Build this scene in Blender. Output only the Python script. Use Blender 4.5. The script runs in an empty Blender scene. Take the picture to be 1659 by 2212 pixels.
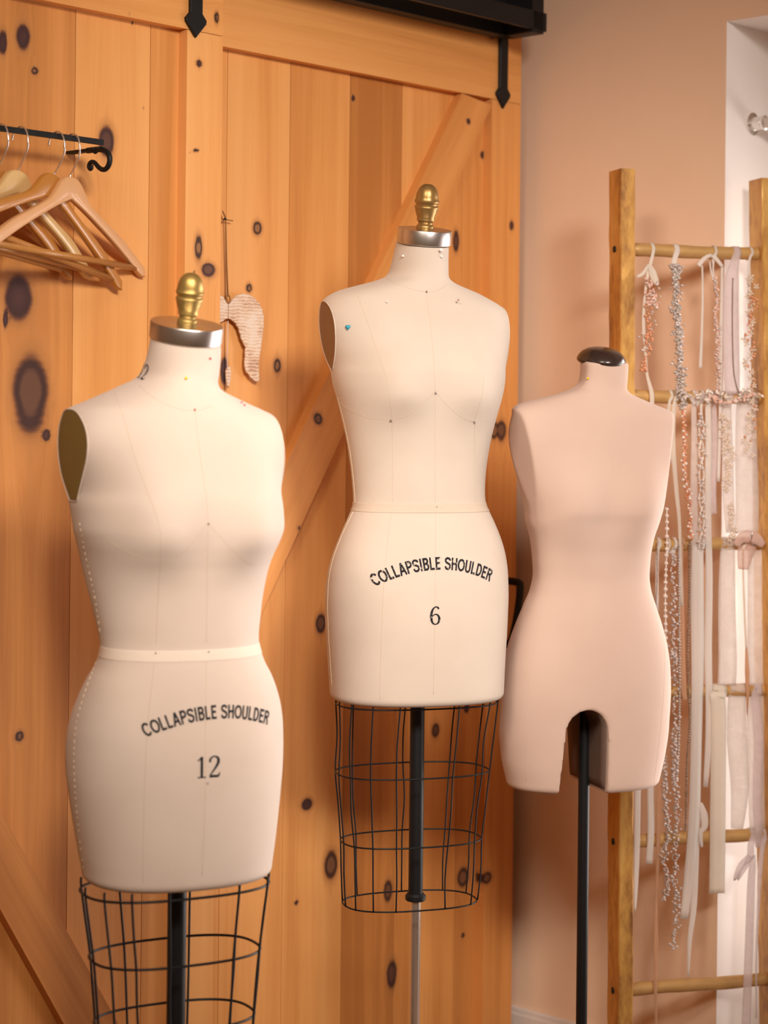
import bpy, bmesh, math, random
import numpy as np
from mathutils import Vector, Matrix
from mathutils.bvhtree import BVHTree

scene = bpy.context.scene
COL = scene.collection
PI = math.pi
random.seed(7)
rng = np.random.default_rng(7)

# ------------------------------------------------------------------ camera
F = 4300.0            # focal length in pixels of a 1659 x 2212 frame
CX, HY = 829.5, 900.0  # principal point
H = 1.30              # camera height
ROLL = 0.0105
cr, sr = math.cos(ROLL), math.sin(ROLL)


def ray(px, py):
    xc = (px - CX) / F
    yc = (HY - py) / F
    return Vector((xc * cr - yc * sr, 1.0, xc * sr + yc * cr))


def P(px, py, Y):
    r = ray(px, py)
    return Vector((r.x * Y, Y, H + r.z * Y))


def proj(p):
    x, y, z = p[0], p[1], p[2] - H
    return (CX + F * (x * cr + z * sr) / y, HY - F * (-x * sr + z * cr) / y)


cam_d = bpy.data.cameras.new('camera')
cam = bpy.data.objects.new('camera', cam_d)
COL.objects.link(cam)
cam_d.sensor_fit = 'VERTICAL'
cam_d.sensor_height = 36.0
cam_d.sensor_width = 27.0
cam_d.lens = F / 2212.0 * 36.0
cam_d.shift_y = -(1106.0 - HY) / 2212.0
cam.matrix_world = Matrix.Translation((0, 0, H)) @ Matrix.Rotation(PI / 2, 4, 'X') @ Matrix.Rotation(ROLL, 4, 'Z')
cam_d.clip_start = 0.05
cam_d.dof.use_dof = True
cam_d.dof.focus_distance = 3.12
cam_d.dof.aperture_fstop = 4.0
scene.camera = cam

# ------------------------------------------------------------------ materials


def nm(name):
    m = bpy.data.materials.new(name)
    m.use_nodes = True
    nt = m.node_tree
    b = nt.nodes['Principled BSDF']
    return m, nt, b


def N(nt, t, **kw):
    n = nt.nodes.new(t)
    for k, v in kw.items():
        if k in n.inputs:
            n.inputs[k].default_value = v
        else:
            setattr(n, k, v)
    return n


def L(nt, a, b):
    nt.links.new(a, b)


def simple(name, col, rough=0.5, metal=0.0, spec=0.5, var=0.0, scale=60.0, bump=0.0, **kw):
    m, nt, b = nm(name)
    b.inputs['Roughness'].default_value = rough
    b.inputs['Metallic'].default_value = metal
    b.inputs['Specular IOR Level'].default_value = spec
    for k, v in kw.items():
        b.inputs[k].default_value = v
    tc = N(nt, 'ShaderNodeTexCoord')
    nz = N(nt, 'ShaderNodeTexNoise', Scale=scale, Detail=4.0)
    L(nt, tc.outputs['Object'], nz.inputs['Vector'])
    mx = N(nt, 'ShaderNodeMix', data_type='RGBA')
    mx.inputs[6].default_value = (*[c * (1 - var) for c in col], 1)
    mx.inputs[7].default_value = (*[min(1, c * (1 + var)) for c in col], 1)
    L(nt, nz.outputs['Fac'], mx.inputs[0])
    L(nt, mx.outputs[2], b.inputs['Base Color'])
    if bump:
        bp = N(nt, 'ShaderNodeBump', Strength=bump, Distance=0.001)
        L(nt, nz.outputs['Fac'], bp.inputs['Height'])
        L(nt, bp.outputs['Normal'], b.inputs['Normal'])
    return m


def ramp(nt, stops):
    r = nt.nodes.new('ShaderNodeValToRGB')
    e = r.color_ramp.elements
    while len(e) < len(stops):
        e.new(0.5)
    for i, (p, c) in enumerate(stops):
        e[i].position = p
        e[i].color = (*c, 1)
    return r


def pine_material():
    m, nt, b = nm('knotty_pine')
    def at(n):
        a = nt.nodes.new('ShaderNodeAttribute')
        a.attribute_name = n
        return a.outputs['Fac']
    gx, gv, kd, kt, tone = at('gx'), at('gv'), at('kd'), at('kt'), at('tone')
    # long streaks of grain that follow the warped coordinate
    def vec(sx, sv, off):
        mx = N(nt, 'ShaderNodeMath', operation='MULTIPLY'); L(nt, gx, mx.inputs[0]); mx.inputs[1].default_value = sx
        mv = N(nt, 'ShaderNodeMath', operation='MULTIPLY'); L(nt, gv, mv.inputs[0]); mv.inputs[1].default_value = sv
        mt = N(nt, 'ShaderNodeMath', operation='MULTIPLY'); L(nt, tone, mt.inputs[0]); mt.inputs[1].default_value = off
        c = N(nt, 'ShaderNodeCombineXYZ')
        L(nt, mx.outputs[0], c.inputs[0]); L(nt, mv.outputs[0], c.inputs[1]); L(nt, mt.outputs[0], c.inputs[2])
        return c.outputs[0]
    n1 = N(nt, 'ShaderNodeTexNoise', Scale=1.0, Detail=6.0, Roughness=0.6); L(nt, vec(55, 1.1, 31), n1.inputs['Vector'])
    n2 = N(nt, 'ShaderNodeTexNoise', Scale=1.0, Detail=2.0); L(nt, vec(14, 0.7, 17), n2.inputs['Vector'])
    n3 = N(nt, 'ShaderNodeTexNoise', Scale=1.0, Detail=3.0); L(nt, vec(420, 7, 11), n3.inputs['Vector'])
    r1 = ramp(nt, [(0.22, (0.49, 0.185, 0.045)), (0.40, (0.67, 0.28, 0.074)), (0.55, (0.79, 0.36, 0.108)), (0.75, (0.87, 0.44, 0.15))])
    a1 = N(nt, 'ShaderNodeMath', operation='MULTIPLY_ADD'); L(nt, n1.outputs['Fac'], a1.inputs[0]); a1.inputs[1].default_value = 0.38; a1.inputs[2].default_value = 0.0
    a2 = N(nt, 'ShaderNodeMath', operation='MULTIPLY_ADD'); L(nt, n2.outputs['Fac'], a2.inputs[0]); a2.inputs[1].default_value = 0.58; L(nt, a1.outputs[0], a2.inputs[2])
    a3 = N(nt, 'ShaderNodeMath', operation='MULTIPLY_ADD'); L(nt, n3.outputs['Fac'], a3.inputs[0]); a3.inputs[1].default_value = 0.10; L(nt, a2.outputs[0], a3.inputs[2])
    a4 = N(nt, 'ShaderNodeMath', operation='MULTIPLY_ADD'); L(nt, tone, a4.inputs[0]); a4.inputs[1].default_value = 0.55; L(nt, a3.outputs[0], a4.inputs[2])
    a5 = N(nt, 'ShaderNodeMath', operation='SUBTRACT'); L(nt, a4.outputs[0], a5.inputs[0]); a5.inputs[1].default_value = 0.29
    L(nt, a5.outputs[0], r1.inputs['Fac'])
    # knots: kd is 1 at a knot's rim
    n4 = N(nt, 'ShaderNodeTexNoise', Scale=1.0, Detail=4.0); L(nt, vec(60, 40, 3), n4.inputs['Vector'])
    k1 = N(nt, 'ShaderNodeMath', operation='MULTIPLY_ADD'); L(nt, n4.outputs['Fac'], k1.inputs[0]); k1.inputs[1].default_value = 0.5; k1.inputs[2].default_value = -0.25
    k2 = N(nt, 'ShaderNodeMath', operation='ADD'); L(nt, k1.outputs[0], k2.inputs[0]); L(nt, kd, k2.inputs[1])
    k3 = N(nt, 'ShaderNodeMath', operation='MULTIPLY'); L(nt, k2.outputs[0], k3.inputs[0]); k3.inputs[1].default_value = 1 / 3.0
    ringy = ramp(nt, [(0.0, (0.25, 0.11, 0.045)), (0.19, (0.33, 0.15, 0.06)), (0.26, (0.06, 0.026, 0.014)), (0.33, (0.07, 0.03, 0.016)), (0.40, (0.36, 0.14, 0.04)), (0.62, (0.58, 0.26, 0.085))])
    solid = ramp(nt, [(0.0, (0.10, 0.042, 0.034)), (0.20, (0.072, 0.030, 0.027)), (0.31, (0.062, 0.026, 0.022)), (0.37, (0.20, 0.075, 0.035)), (0.44, (0.42, 0.18, 0.055)), (0.62, (0.58, 0.26, 0.085))])
    L(nt, k3.outputs[0], ringy.inputs['Fac']); L(nt, k3.outputs[0], solid.inputs['Fac'])
    km = N(nt, 'ShaderNodeMix', data_type='RGBA'); L(nt, kt, km.inputs[0]); L(nt, ringy.outputs[0], km.inputs[6]); L(nt, solid.outputs[0], km.inputs[7])
    kf = ramp(nt, [(0.36, (1, 1, 1)), (0.44, (0.55, 0.55, 0.55)), (0.70, (0, 0, 0))]); L(nt, k3.outputs[0], kf.inputs['Fac'])
    fin = N(nt, 'ShaderNodeMix', data_type='RGBA'); L(nt, kf.outputs[0], fin.inputs[0]); L(nt, r1.outputs[0], fin.inputs[6]); L(nt, km.outputs[2], fin.inputs[7])
    L(nt, fin.outputs[2], b.inputs['Base Color'])
    b.inputs['Roughness'].default_value = 0.48
    b.inputs['Specular IOR Level'].default_value = 0.3
    bp = N(nt, 'ShaderNodeBump', Strength=0.12, Distance=0.001); L(nt, n3.outputs['Fac'], bp.inputs['Height']); L(nt, bp.outputs['Normal'], b.inputs['Normal'])
    return m


def cloth_material(name, c0, c1, stain=0.0, stain_col=(0.42, 0.22, 0.10)):
    m, nt, b = nm(name)
    tc = N(nt, 'ShaderNodeTexCoord')
    w1 = N(nt, 'ShaderNodeTexWave', Scale=420.0, Distortion=1.5, Detail=2.0, wave_type='BANDS', bands_direction='Z')
    w2 = N(nt, 'ShaderNodeTexWave', Scale=420.0, Distortion=1.5, Detail=2.0, wave_type='BANDS', bands_direction='X')
    n1 = N(nt, 'ShaderNodeTexNoise', Scale=9.0, Detail=5.0)
    n2 = N(nt, 'ShaderNodeTexNoise', Scale=600.0, Detail=2.0)
    for n in (w1, w2, n1, n2):
        L(nt, tc.outputs['Object'], n.inputs['Vector'])
    mx = N(nt, 'ShaderNodeMix', data_type='RGBA'); mx.inputs[6].default_value = (*c0, 1); mx.inputs[7].default_value = (*c1, 1)
    r = ramp(nt, [(0.35, (0, 0, 0)), (0.65, (1, 1, 1))]); L(nt, n1.outputs['Fac'], r.inputs['Fac']); L(nt, r.outputs[0], mx.inputs[0])
    out = mx.outputs[2]
    ad = N(nt, 'ShaderNodeMath', operation='ADD'); L(nt, w1.outputs['Fac'], ad.inputs[0]); L(nt, w2.outputs['Fac'], ad.inputs[1])
    ad2 = N(nt, 'ShaderNodeMath', operation='ADD'); L(nt, ad.outputs[0], ad2.inputs[0]); L(nt, n2.outputs['Fac'], ad2.inputs[1])
    wf = N(nt, 'ShaderNodeMapRange'); wf.inputs[1].default_value = 0; wf.inputs[2].default_value = 3; wf.inputs[3].default_value = 0.94; wf.inputs[4].default_value = 1.03
    L(nt, ad2.outputs[0], wf.inputs[0])
    sc = N(nt, 'ShaderNodeVectorMath', operation='SCALE'); L(nt, out, sc.inputs[0]); L(nt, wf.outputs[0], sc.inputs['Scale'])
    out = sc.outputs[0]
    L(nt, out, b.inputs['Base Color'])
    b.inputs['Roughness'].default_value = 0.85
    b.inputs['Specular IOR Level'].default_value = 0.15
    b.inputs['Sheen Weight'].default_value = 0.15
    bp = N(nt, 'ShaderNodeBump', Strength=0.10, Distance=0.0006); L(nt, ad2.outputs[0], bp.inputs['Height']); L(nt, bp.outputs['Normal'], b.inputs['Normal'])
    return m


def ink_material(name, worn, cloth_c):
    m, nt, b = nm(name)
    tc = N(nt, 'ShaderNodeTexCoord')
    n1 = N(nt, 'ShaderNodeTexNoise', Scale=220.0, Detail=6.0, Roughness=0.7)
    L(nt, tc.outputs['Object'], n1.inputs['Vector'])
    r = ramp(nt, [(0.66 - worn, (0, 0, 0)), (0.70 - worn, (1, 1, 1))]); L(nt, n1.outputs['Fac'], r.inputs['Fac'])
    mx = N(nt, 'ShaderNodeMix', data_type='RGBA'); L(nt, r.outputs[0], mx.inputs[0])
    mx.inputs[6].default_value = (0.018, 0.016, 0.02, 1); mx.inputs[7].default_value = (*cloth_c, 1)
    L(nt, mx.outputs[2], b.inputs['Base Color'])
    b.inputs['Roughness'].default_value = 0.8
    b.inputs['Specular IOR Level'].default_value = 0.2
    return m


def glass_fabric(name, col, alpha, rough=0.6):
    """thin woven sheer: partly see-through, partly translucent"""
    m, nt, b = nm(name)
    b.inputs['Base Color'].default_value = (*col, 1)
    b.inputs['Roughness'].default_value = rough
    b.inputs['Specular IOR Level'].default_value = 0.2
    tl = N(nt, 'ShaderNodeBsdfTranslucent'); tl.inputs['Color'].default_value = (*col, 1)
    tp = N(nt, 'ShaderNodeBsdfTransparent')
    tc = N(nt, 'ShaderNodeTexCoord')
    nz = N(nt, 'ShaderNodeTexNoise', Scale=45.0, Detail=3.0); L(nt, tc.outputs['Object'], nz.inputs['Vector'])
    m1 = N(nt, 'ShaderNodeMixShader', Fac=0.5); L(nt, b.outputs[0], m1.inputs[1]); L(nt, tl.outputs[0], m1.inputs[2])
    mr = N(nt, 'ShaderNodeMapRange'); mr.inputs[1].default_value = 0.3; mr.inputs[2].default_value = 0.7
    mr.inputs[3].default_value = max(0, alpha - 0.08); mr.inputs[4].default_value = min(1, alpha + 0.08)
    L(nt, nz.outputs['Fac'], mr.inputs[0])
    m2 = N(nt, 'ShaderNodeMixShader'); L(nt, mr.outputs[0], m2.inputs[0]); L(nt, tp.outputs[0], m2.inputs[1]); L(nt, m1.outputs[0], m2.inputs[2])
    L(nt, m2.outputs[0], nt.nodes['Material Output'].inputs['Surface'])
    return m


def shell_material():
    m, nt, b = nm('capiz_shell')
    tc = N(nt, 'ShaderNodeTexCoord')
    n1 = N(nt, 'ShaderNodeTexNoise', Scale=34.0, Detail=5.0, Roughness=0.65)
    w1 = N(nt, 'ShaderNodeTexWave', Scale=55.0, Distortion=6.0, Detail=3.0, bands_direction='Z')
    for n in (n1, w1): L(nt, tc.outputs['Object'], n.inputs['Vector'])
    a = N(nt, 'ShaderNodeMath', operation='MULTIPLY_ADD'); L(nt, w1.outputs['Fac'], a.inputs[0]); a.inputs[1].default_value = 0.22; L(nt, n1.outputs['Fac'], a.inputs[2])
    r = ramp(nt, [(0.36, (0.40, 0.20, 0.11)), (0.50, (0.62, 0.38, 0.22)), (0.60, (0.70, 0.50, 0.33)), (0.76, (0.76, 0.62, 0.50))])
    L(nt, a.outputs[0], r.inputs['Fac']); L(nt, r.outputs[0], b.inputs['Base Color'])
    b.inputs['Roughness'].default_value = 0.3
    bp = N(nt, 'ShaderNodeBump', Strength=0.5, Distance=0.001); L(nt, a.outputs[0], bp.inputs['Height']); L(nt, bp.outputs['Normal'], b.inputs['Normal'])
    return m


def gilt_material():
    m, nt, b = nm('worn_gilding')
    tc = N(nt, 'ShaderNodeTexCoord')
    mp = N(nt, 'ShaderNodeMapping'); mp.inputs['Scale'].default_value = (1, 1, 0.35); L(nt, tc.outputs['Object'], mp.inputs['Vector'])
    n1 = N(nt, 'ShaderNodeTexNoise', Scale=14.0, Detail=8.0, Roughness=0.7); L(nt, mp.outputs[0], n1.inputs['Vector'])
    n2 = N(nt, 'ShaderNodeTexNoise', Scale=120.0, Detail=4.0); L(nt, mp.outputs[0], n2.inputs['Vector'])
    a = N(nt, 'ShaderNodeMath', operation='MULTIPLY_ADD'); L(nt, n2.outputs['Fac'], a.inputs[0]); a.inputs[1].default_value = 0.25; L(nt, n1.outputs['Fac'], a.inputs[2])
    r = ramp(nt, [(0.44, (0.22, 0.095, 0.03)), (0.54, (0.46, 0.225, 0.06)), (0.66, (0.66, 0.36, 0.09)), (0.80, (0.76, 0.47, 0.15))])
    L(nt, a.outputs[0], r.inputs['Fac']); L(nt, r.outputs[0], b.inputs['Base Color'])
    b.inputs['Roughness'].default_value = 0.45; b.inputs['Metallic'].default_value = 0.3
    bp = N(nt, 'ShaderNodeBump', Strength=0.6, Distance=0.0015); L(nt, a.outputs[0], bp.inputs['Height']); L(nt, bp.outputs['Normal'], b.inputs['Normal'])
    return m


M = {}
M['pine'] = pine_material()
M['cloth12'] = cloth_material('cream_linen', (0.66, 0.535, 0.445), (0.70, 0.575, 0.485))
M['cloth6'] = cloth_material('natural_linen', (0.61, 0.510, 0.420), (0.65, 0.550, 0.460))
M['cloth3'] = cloth_material('blush_linen', (0.59, 0.42, 0.34), (0.62, 0.45, 0.365))
M['tape12'] = simple('cotton_tape', (0.78, 0.65, 0.54), 0.85, spec=0.15, var=0.05, scale=400, bump=0.2)
M['tape6'] = simple('twill_tape', (0.60, 0.485, 0.385), 0.85, spec=0.15, var=0.10, scale=500, bump=0.4)
M['thread'] = simple('seam_thread', (0.60, 0.455, 0.335), 0.9, spec=0.1, var=0.1)
M['stitch'] = simple('pale_stitch', (0.84, 0.68, 0.48), 0.9, spec=0.1, var=0.05)
M['ink12'] = ink_material('black_print', -0.1, (0.80, 0.66, 0.50))
M['ink6'] = ink_material('worn_black_print', 0.06, (0.82, 0.68, 0.53))
M['plate12'] = simple('olive_plate', (0.22, 0.155, 0.045), 0.55, spec=0.4, var=0.12, scale=30)
M['plate6'] = simple('brown_plate', (0.26, 0.135, 0.055), 0.55, spec=0.4, var=0.12, scale=30)
M['steel'] = simple('brushed_steel', (0.56, 0.52, 0.50), 0.28, 1.0, var=0.08, scale=25, Anisotropic=0.4)
M['chrome'] = simple('chrome', (0.86, 0.83, 0.80), 0.2, 0.92, var=0.03)
M['goldpaint'] = simple('gold_paint_knob', (0.42, 0.28, 0.085), 0.42, 0.75, var=0.12, scale=40, bump=0.05)
M['bronzepaint'] = simple('bronze_knob', (0.36, 0.215, 0.07), 0.36, 0.7, var=0.15, scale=30)
M['black'] = simple('black_enamel', (0.008, 0.008, 0.009), 0.45, spec=0.3, var=0.1)
M['iron'] = simple('forged_black_iron', (0.009, 0.009, 0.009), 0.5, spec=0.3, var=0.2, bump=0.3)
M['ebony'] = simple('dark_stained_wood', (0.035, 0.020, 0.016), 0.22, spec=0.6, var=0.25, scale=15)
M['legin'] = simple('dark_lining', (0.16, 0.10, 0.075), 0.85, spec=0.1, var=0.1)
M['wall'] = simple('tan_plaster', (0.84, 0.60, 0.42), 0.8, spec=0.2, var=0.03, scale=8, bump=0.05)
M['reveal'] = simple('white_reveal_paint', (0.90, 0.84, 0.80), 0.7, spec=0.2, var=0.02, scale=8)
M['white_trim'] = simple('white_trim_paint', (0.72, 0.64, 0.58), 0.5, spec=0.3, var=0.03, scale=10)
M['ceiling'] = simple('ceiling_paint', (0.75, 0.62, 0.48), 0.85, spec=0.1, var=0.02, scale=6)
M['floor'] = simple('floor_boards', (0.26, 0.14, 0.07), 0.5, spec=0.3, var=0.2, scale=6)
M['hanger1'] = simple('blond_hanger_wood', (0.74, 0.40, 0.18), 0.35, spec=0.5, var=0.08, scale=14, **{'Coat Weight': 0.25})
M['hanger2'] = simple('varnished_hanger_wood', (0.52, 0.21, 0.035), 0.25, spec=0.5, var=0.12, scale=14, **{'Coat Weight': 0.5})
M['hanger3'] = simple('pale_hanger_wood', (0.78, 0.52, 0.22), 0.28, spec=0.5, var=0.10, scale=14, **{'Coat Weight': 0.5})
M['dowel'] = simple('dowel_wood', (0.50, 0.22, 0.055), 0.35, spec=0.5, var=0.15, scale=30, **{'Coat Weight': 0.3})
M['gilt'] = gilt_material()
M['giltrung'] = simple('worn_gilt_rung', (0.56, 0.33, 0.12), 0.5, 0.2, var=0.3, scale=30, bump=0.4)
M['ribbon_w'] = glass_fabric('white_satin_ribbon', (0.95, 0.90, 0.85), 1.1, 0.35)
M['ribbon_c'] = glass_fabric('cream_ribbon', (0.95, 0.89, 0.80), 1.05, 0.4)
M['ribbon_p'] = glass_fabric('peach_ribbon', (0.80, 0.52, 0.33), 0.95, 0.4)
M['sheer'] = glass_fabric('sheer_organza', (0.95, 0.90, 0.87), 0.55, 0.5)
M['sheer_l'] = glass_fabric('lilac_organza', (0.90, 0.82, 0.84), 0.6, 0.5)
M['chiffon'] = glass_fabric('blush_chiffon', (0.86, 0.66, 0.58), 0.6, 0.5)
M['lacecream'] = simple('lace_thread', (0.80, 0.65, 0.52), 0.8, spec=0.2, var=0.1)
M['silverbead'] = simple('silver_bead', (0.52, 0.45, 0.40), 0.28, 0.5, var=0.25, scale=300)
M['crystal'] = simple('crystal_bead', (0.66, 0.58, 0.55), 0.08, 0.35, spec=1.0, var=0.3, scale=300)
M['pearl'] = simple('pearl', (0.85, 0.74, 0.66), 0.2, 0.0, spec=0.8, var=0.05, **{'Coat Weight': 0.6})
M['copperbead'] = simple('copper_bead', (0.78, 0.36, 0.20), 0.25, 0.5, var=0.25, scale=300)
M['pinkbead'] = simple('pink_bead', (0.82, 0.52, 0.42), 0.25, 0.2, var=0.25, scale=300)
M['darkbead'] = simple('pewter_bead', (0.34, 0.26, 0.20), 0.2, 0.7, var=0.3, scale=300)
M['leaf'] = simple('silver_leaf', (0.78, 0.68, 0.60), 0.3, 0.3, var=0.2, scale=100)
M['shell'] = shell_material()
M['string'] = simple('jute_string', (0.30, 0.15, 0.06), 0.9, spec=0.1, var=0.1)
M['pin_y'] = simple('yellow_pin_glass', (0.85, 0.62, 0.03), 0.2, var=0.02)
M['pin_r'] = simple('red_pin_glass', (0.55, 0.02, 0.03), 0.2, var=0.02)
M['pin_w'] = simple('white_pin_glass', (0.88, 0.80, 0.74), 0.15, var=0.02)
M['pin_s'] = simple('steel_pin', (0.42, 0.36, 0.33), 0.25, 0.9, var=0.05)
M['pin_p'] = simple('mauve_pin_glass', (0.45, 0.25, 0.26), 0.25, var=0.05)
M['teal'] = simple('teal_pearl', (0.05, 0.42, 0.56), 0.18, 0.35, spec=0.8, var=0.1, scale=200)

# ------------------------------------------------------------------ object helpers


def mesh_obj(name, verts, faces, mat, parent=None, smooth=True, mats=None):
    me = bpy.data.meshes.new(name)
    me.from_pydata([tuple(v) for v in verts], [], [tuple(f) for f in faces])
    me.update()
    for x in (mats or [mat]):
        me.materials.append(x)
    if smooth:
        me.polygons.foreach_set('use_smooth', [True] * len(me.polygons))
    o = bpy.data.objects.new(name, me)
    COL.objects.link(o)
    if parent is not None:
        o.parent = parent
    return o


class MB:
    """collects shapes into one mesh"""

    def __init__(self):
        self.v = []
        self.f = []

    def add(self, verts, faces):
        n = len(self.v)
        self.v += [tuple(v) for v in verts]
        self.f += [tuple(i + n for i in f) for f in faces]
        return self

    def box(self, c, sx, sy, sz, rot=None, bev=0.0):
        h = Vector((sx / 2, sy / 2, sz / 2))
        bm = bmesh.new()
        bmesh.ops.create_cube(bm, size=1.0)
        for v in bm.verts:
            v.co = Vector((v.co.x * sx, v.co.y * sy, v.co.z * sz))
        if bev > 0:
            bmesh.ops.bevel(bm, geom=list(bm.edges), offset=bev, segments=2, affect='EDGES', profile=0.5)
        R = rot if rot is not None else Matrix.Identity(3)
        c = Vector(c)
        vs = [R @ v.co + c for v in bm.verts]
        bm.verts.index_update()
        fs = [[v.index for v in f.verts] for f in bm.faces]
        bm.free()
        return self.add(vs, fs)

    def tube(self, pts, rad, n=10, closed=False, cap=True):
        pts = [Vector(p) for p in pts]
        m = len(pts)
        rads = rad if isinstance(rad, (list, tuple)) else [rad] * m
        vs, fs = [], []
        prev = None
        for i in range(m):
            if closed:
                t = pts[(i + 1) % m] - pts[i - 1]
            else:
                t = pts[min(i + 1, m - 1)] - pts[max(i - 1, 0)]
            if t.length < 1e-9:
                t = Vector((0, 0, 1))
            t.normalize()
            if prev is None:
                a = Vector((0, 0, 1)) if abs(t.z) < 0.9 else Vector((1, 0, 0))
                u = t.cross(a).normalized()
            else:
                u = (prev - t * prev.dot(t))
                u = u.normalized() if u.length > 1e-6 else t.orthogonal().normalized()
            prev = u
            w = t.cross(u)
            for k in range(n):
                an = 2 * PI * k / n
                vs.append(pts[i] + (u * math.cos(an) + w * math.sin(an)) * rads[i])
        rng_ = m if closed else m - 1
        for i in range(rng_):
            j = (i + 1) % m
            for k in range(n):
                k2 = (k + 1) % n
                fs.append((i * n + k, i * n + k2, j * n + k2, j * n + k))
        if cap and not closed:
            fs.append(tuple(range(n - 1, -1, -1)))
            fs.append(tuple((m - 1) * n + k for k in range(n)))
        return self.add(vs, fs)

    def lathe(self, prof, mat4=None, n=40):
        """prof: (r, z) from bottom to top, axis z"""
        vs, fs = [], []
        for r, z in prof:
            for k in range(n):
                a = 2 * PI * k / n
                vs.append(Vector((r * math.cos(a), r * math.sin(a), z)))
        for i in range(len(prof) - 1):
            for k in range(n):
                k2 = (k + 1) % n
                fs.append((i * n + k, i * n + k2, (i + 1) * n + k2, (i + 1) * n + k))
        fs.append(tuple(range(n - 1, -1, -1)))
        fs.append(tuple((len(prof) - 1) * n + k for k in range(n)))
        if mat4 is not None:
            vs = [mat4 @ v for v in vs]
        return self.add(vs, fs)

    def ball(self, c, r, sub=1, squash=(1, 1, 1), rot=None):
        vs, fs = ICO[sub]
        c = Vector(c)
        out = []
        for v in vs:
            w = Vector((v.x * squash[0], v.y * squash[1], v.z * squash[2])) * r
            if rot is not None:
                w = rot @ w
            out.append(w + c)
        return self.add(out, fs)

    def prism(self, poly, thick, mat4):
        """poly (x, z) in a plane, thickness along local y, both sides"""
        n = len(poly)
        bm = bmesh.new()
        fv = [bm.verts.new((x, -thick / 2, z)) for x, z in poly]
        f = bm.faces.new(fv)
        r = bmesh.ops.extrude_face_region(bm, geom=[f])
        for v in [g for g in r['geom'] if isinstance(g, bmesh.types.BMVert)]:
            v.co.y += thick
        bmesh.ops.recalc_face_normals(bm, faces=list(bm.faces))
        eds = [e for e in bm.edges if len(e.link_faces) == 2 and abs(e.verts[0].co.y - e.verts[1].co.y) < 1e-7]
        bmesh.ops.bevel(bm, geom=eds, offset=min(thick * 0.3, 0.004), segments=3, affect='EDGES', profile=0.5)
        bmesh.ops.triangulate(bm, faces=[f for f in bm.faces if len(f.verts) > 4])
        bm.verts.index_update()
        vs = [mat4 @ v.co for v in bm.verts]
        fs = [[v.index for v in f.verts] for f in bm.faces]
        bm.free()
        return self.add(vs, fs)

    def build(self, name, mat, parent=None, smooth=True):
        return mesh_obj(name, self.v, self.f, mat, parent, smooth)


def _ico(s):
    bm = bmesh.new()
    bmesh.ops.create_icosphere(bm, subdivisions=s, radius=1.0)
    bm.verts.index_update()
    r = ([v.co.copy() for v in bm.verts], [[v.index for v in f.verts] for f in bm.faces])
    bm.free()
    return r


ICO = {1: _ico(1), 2: _ico(2), 3: _ico(3)}


def flat(o, angle=35):
    """keep hard edges hard"""
    me = o.data
    bm = bmesh.new(); bm.from_mesh(me)
    for e in bm.edges:
        if len(e.link_faces) == 2 and e.calc_face_angle(0) > math.radians(angle):
            e.smooth = False
    bm.to_mesh(me); bm.free()
    return o


def empty(name, loc=(0, 0, 0), rz=0.0):
    o = bpy.data.objects.new(name, None)
    o.empty_display_size = 0.1
    COL.objects.link(o)
    o.location = loc
    o.rotation_euler = (0, 0, rz)
    return o


def tag(o, label=None, cat=None, group=None, kind=None):
    if label: o['label'] = label
    if cat: o['category'] = cat
    if group: o['group'] = group
    if kind: o['kind'] = kind
    return o


def spline(pts, n=8):
    """Catmull-Rom through points"""
    pts = [Vector(p) for p in pts]
    out = []
    for i in range(len(pts) - 1):
        p0 = pts[max(i - 1, 0)]; p1 = pts[i]; p2 = pts[i + 1]; p3 = pts[min(i + 2, len(pts) - 1)]
        for k in range(n):
            t = k / n
            out.append(0.5 * ((2 * p1) + (p2 - p0) * t + (2 * p0 - 5 * p1 + 4 * p2 - p3) * t * t + (3 * p1 - p0 - 3 * p2 + p3) * t ** 3))
    out.append(pts[-1].copy())
    return out


def rebase(o, base):
    """put a mesh object's origin at base while the shape stays where it is"""
    base = Vector(base)
    o.data.transform(Matrix.Translation(-base))
    o.location = base
    return o

# ------------------------------------------------------------------ the room's frame


D = Vector((0.679, 0.734, 0)).normalized()       # along the barn doors, receding to the right
NRM = Vector((D.y, -D.x, 0))                     # out of the doors, into the room
C0 = NRM.dot(P(1118, 900, 3.95)) - 0.02          # front of the right door's boards
ORG = D * D.dot(P(1118, 900, 3.95)) + NRM * C0   # s = 0 at the right door's right edge


def on_door(px, py, k):
    r = ray(px, py)
    Y = (C0 + k) / (NRM.x * r.x + NRM.y * r.y)
    p = r * Y + Vector((0, 0, H))
    return D.dot(p - ORG), p.z


def door_pt(s, z, k):
    return ORG + D * s + NRM * k + Vector((0, 0, z))


def dr(px, py, k):
    s, z = on_door(px, py, k)
    return door_pt(s, z, k)


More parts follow.
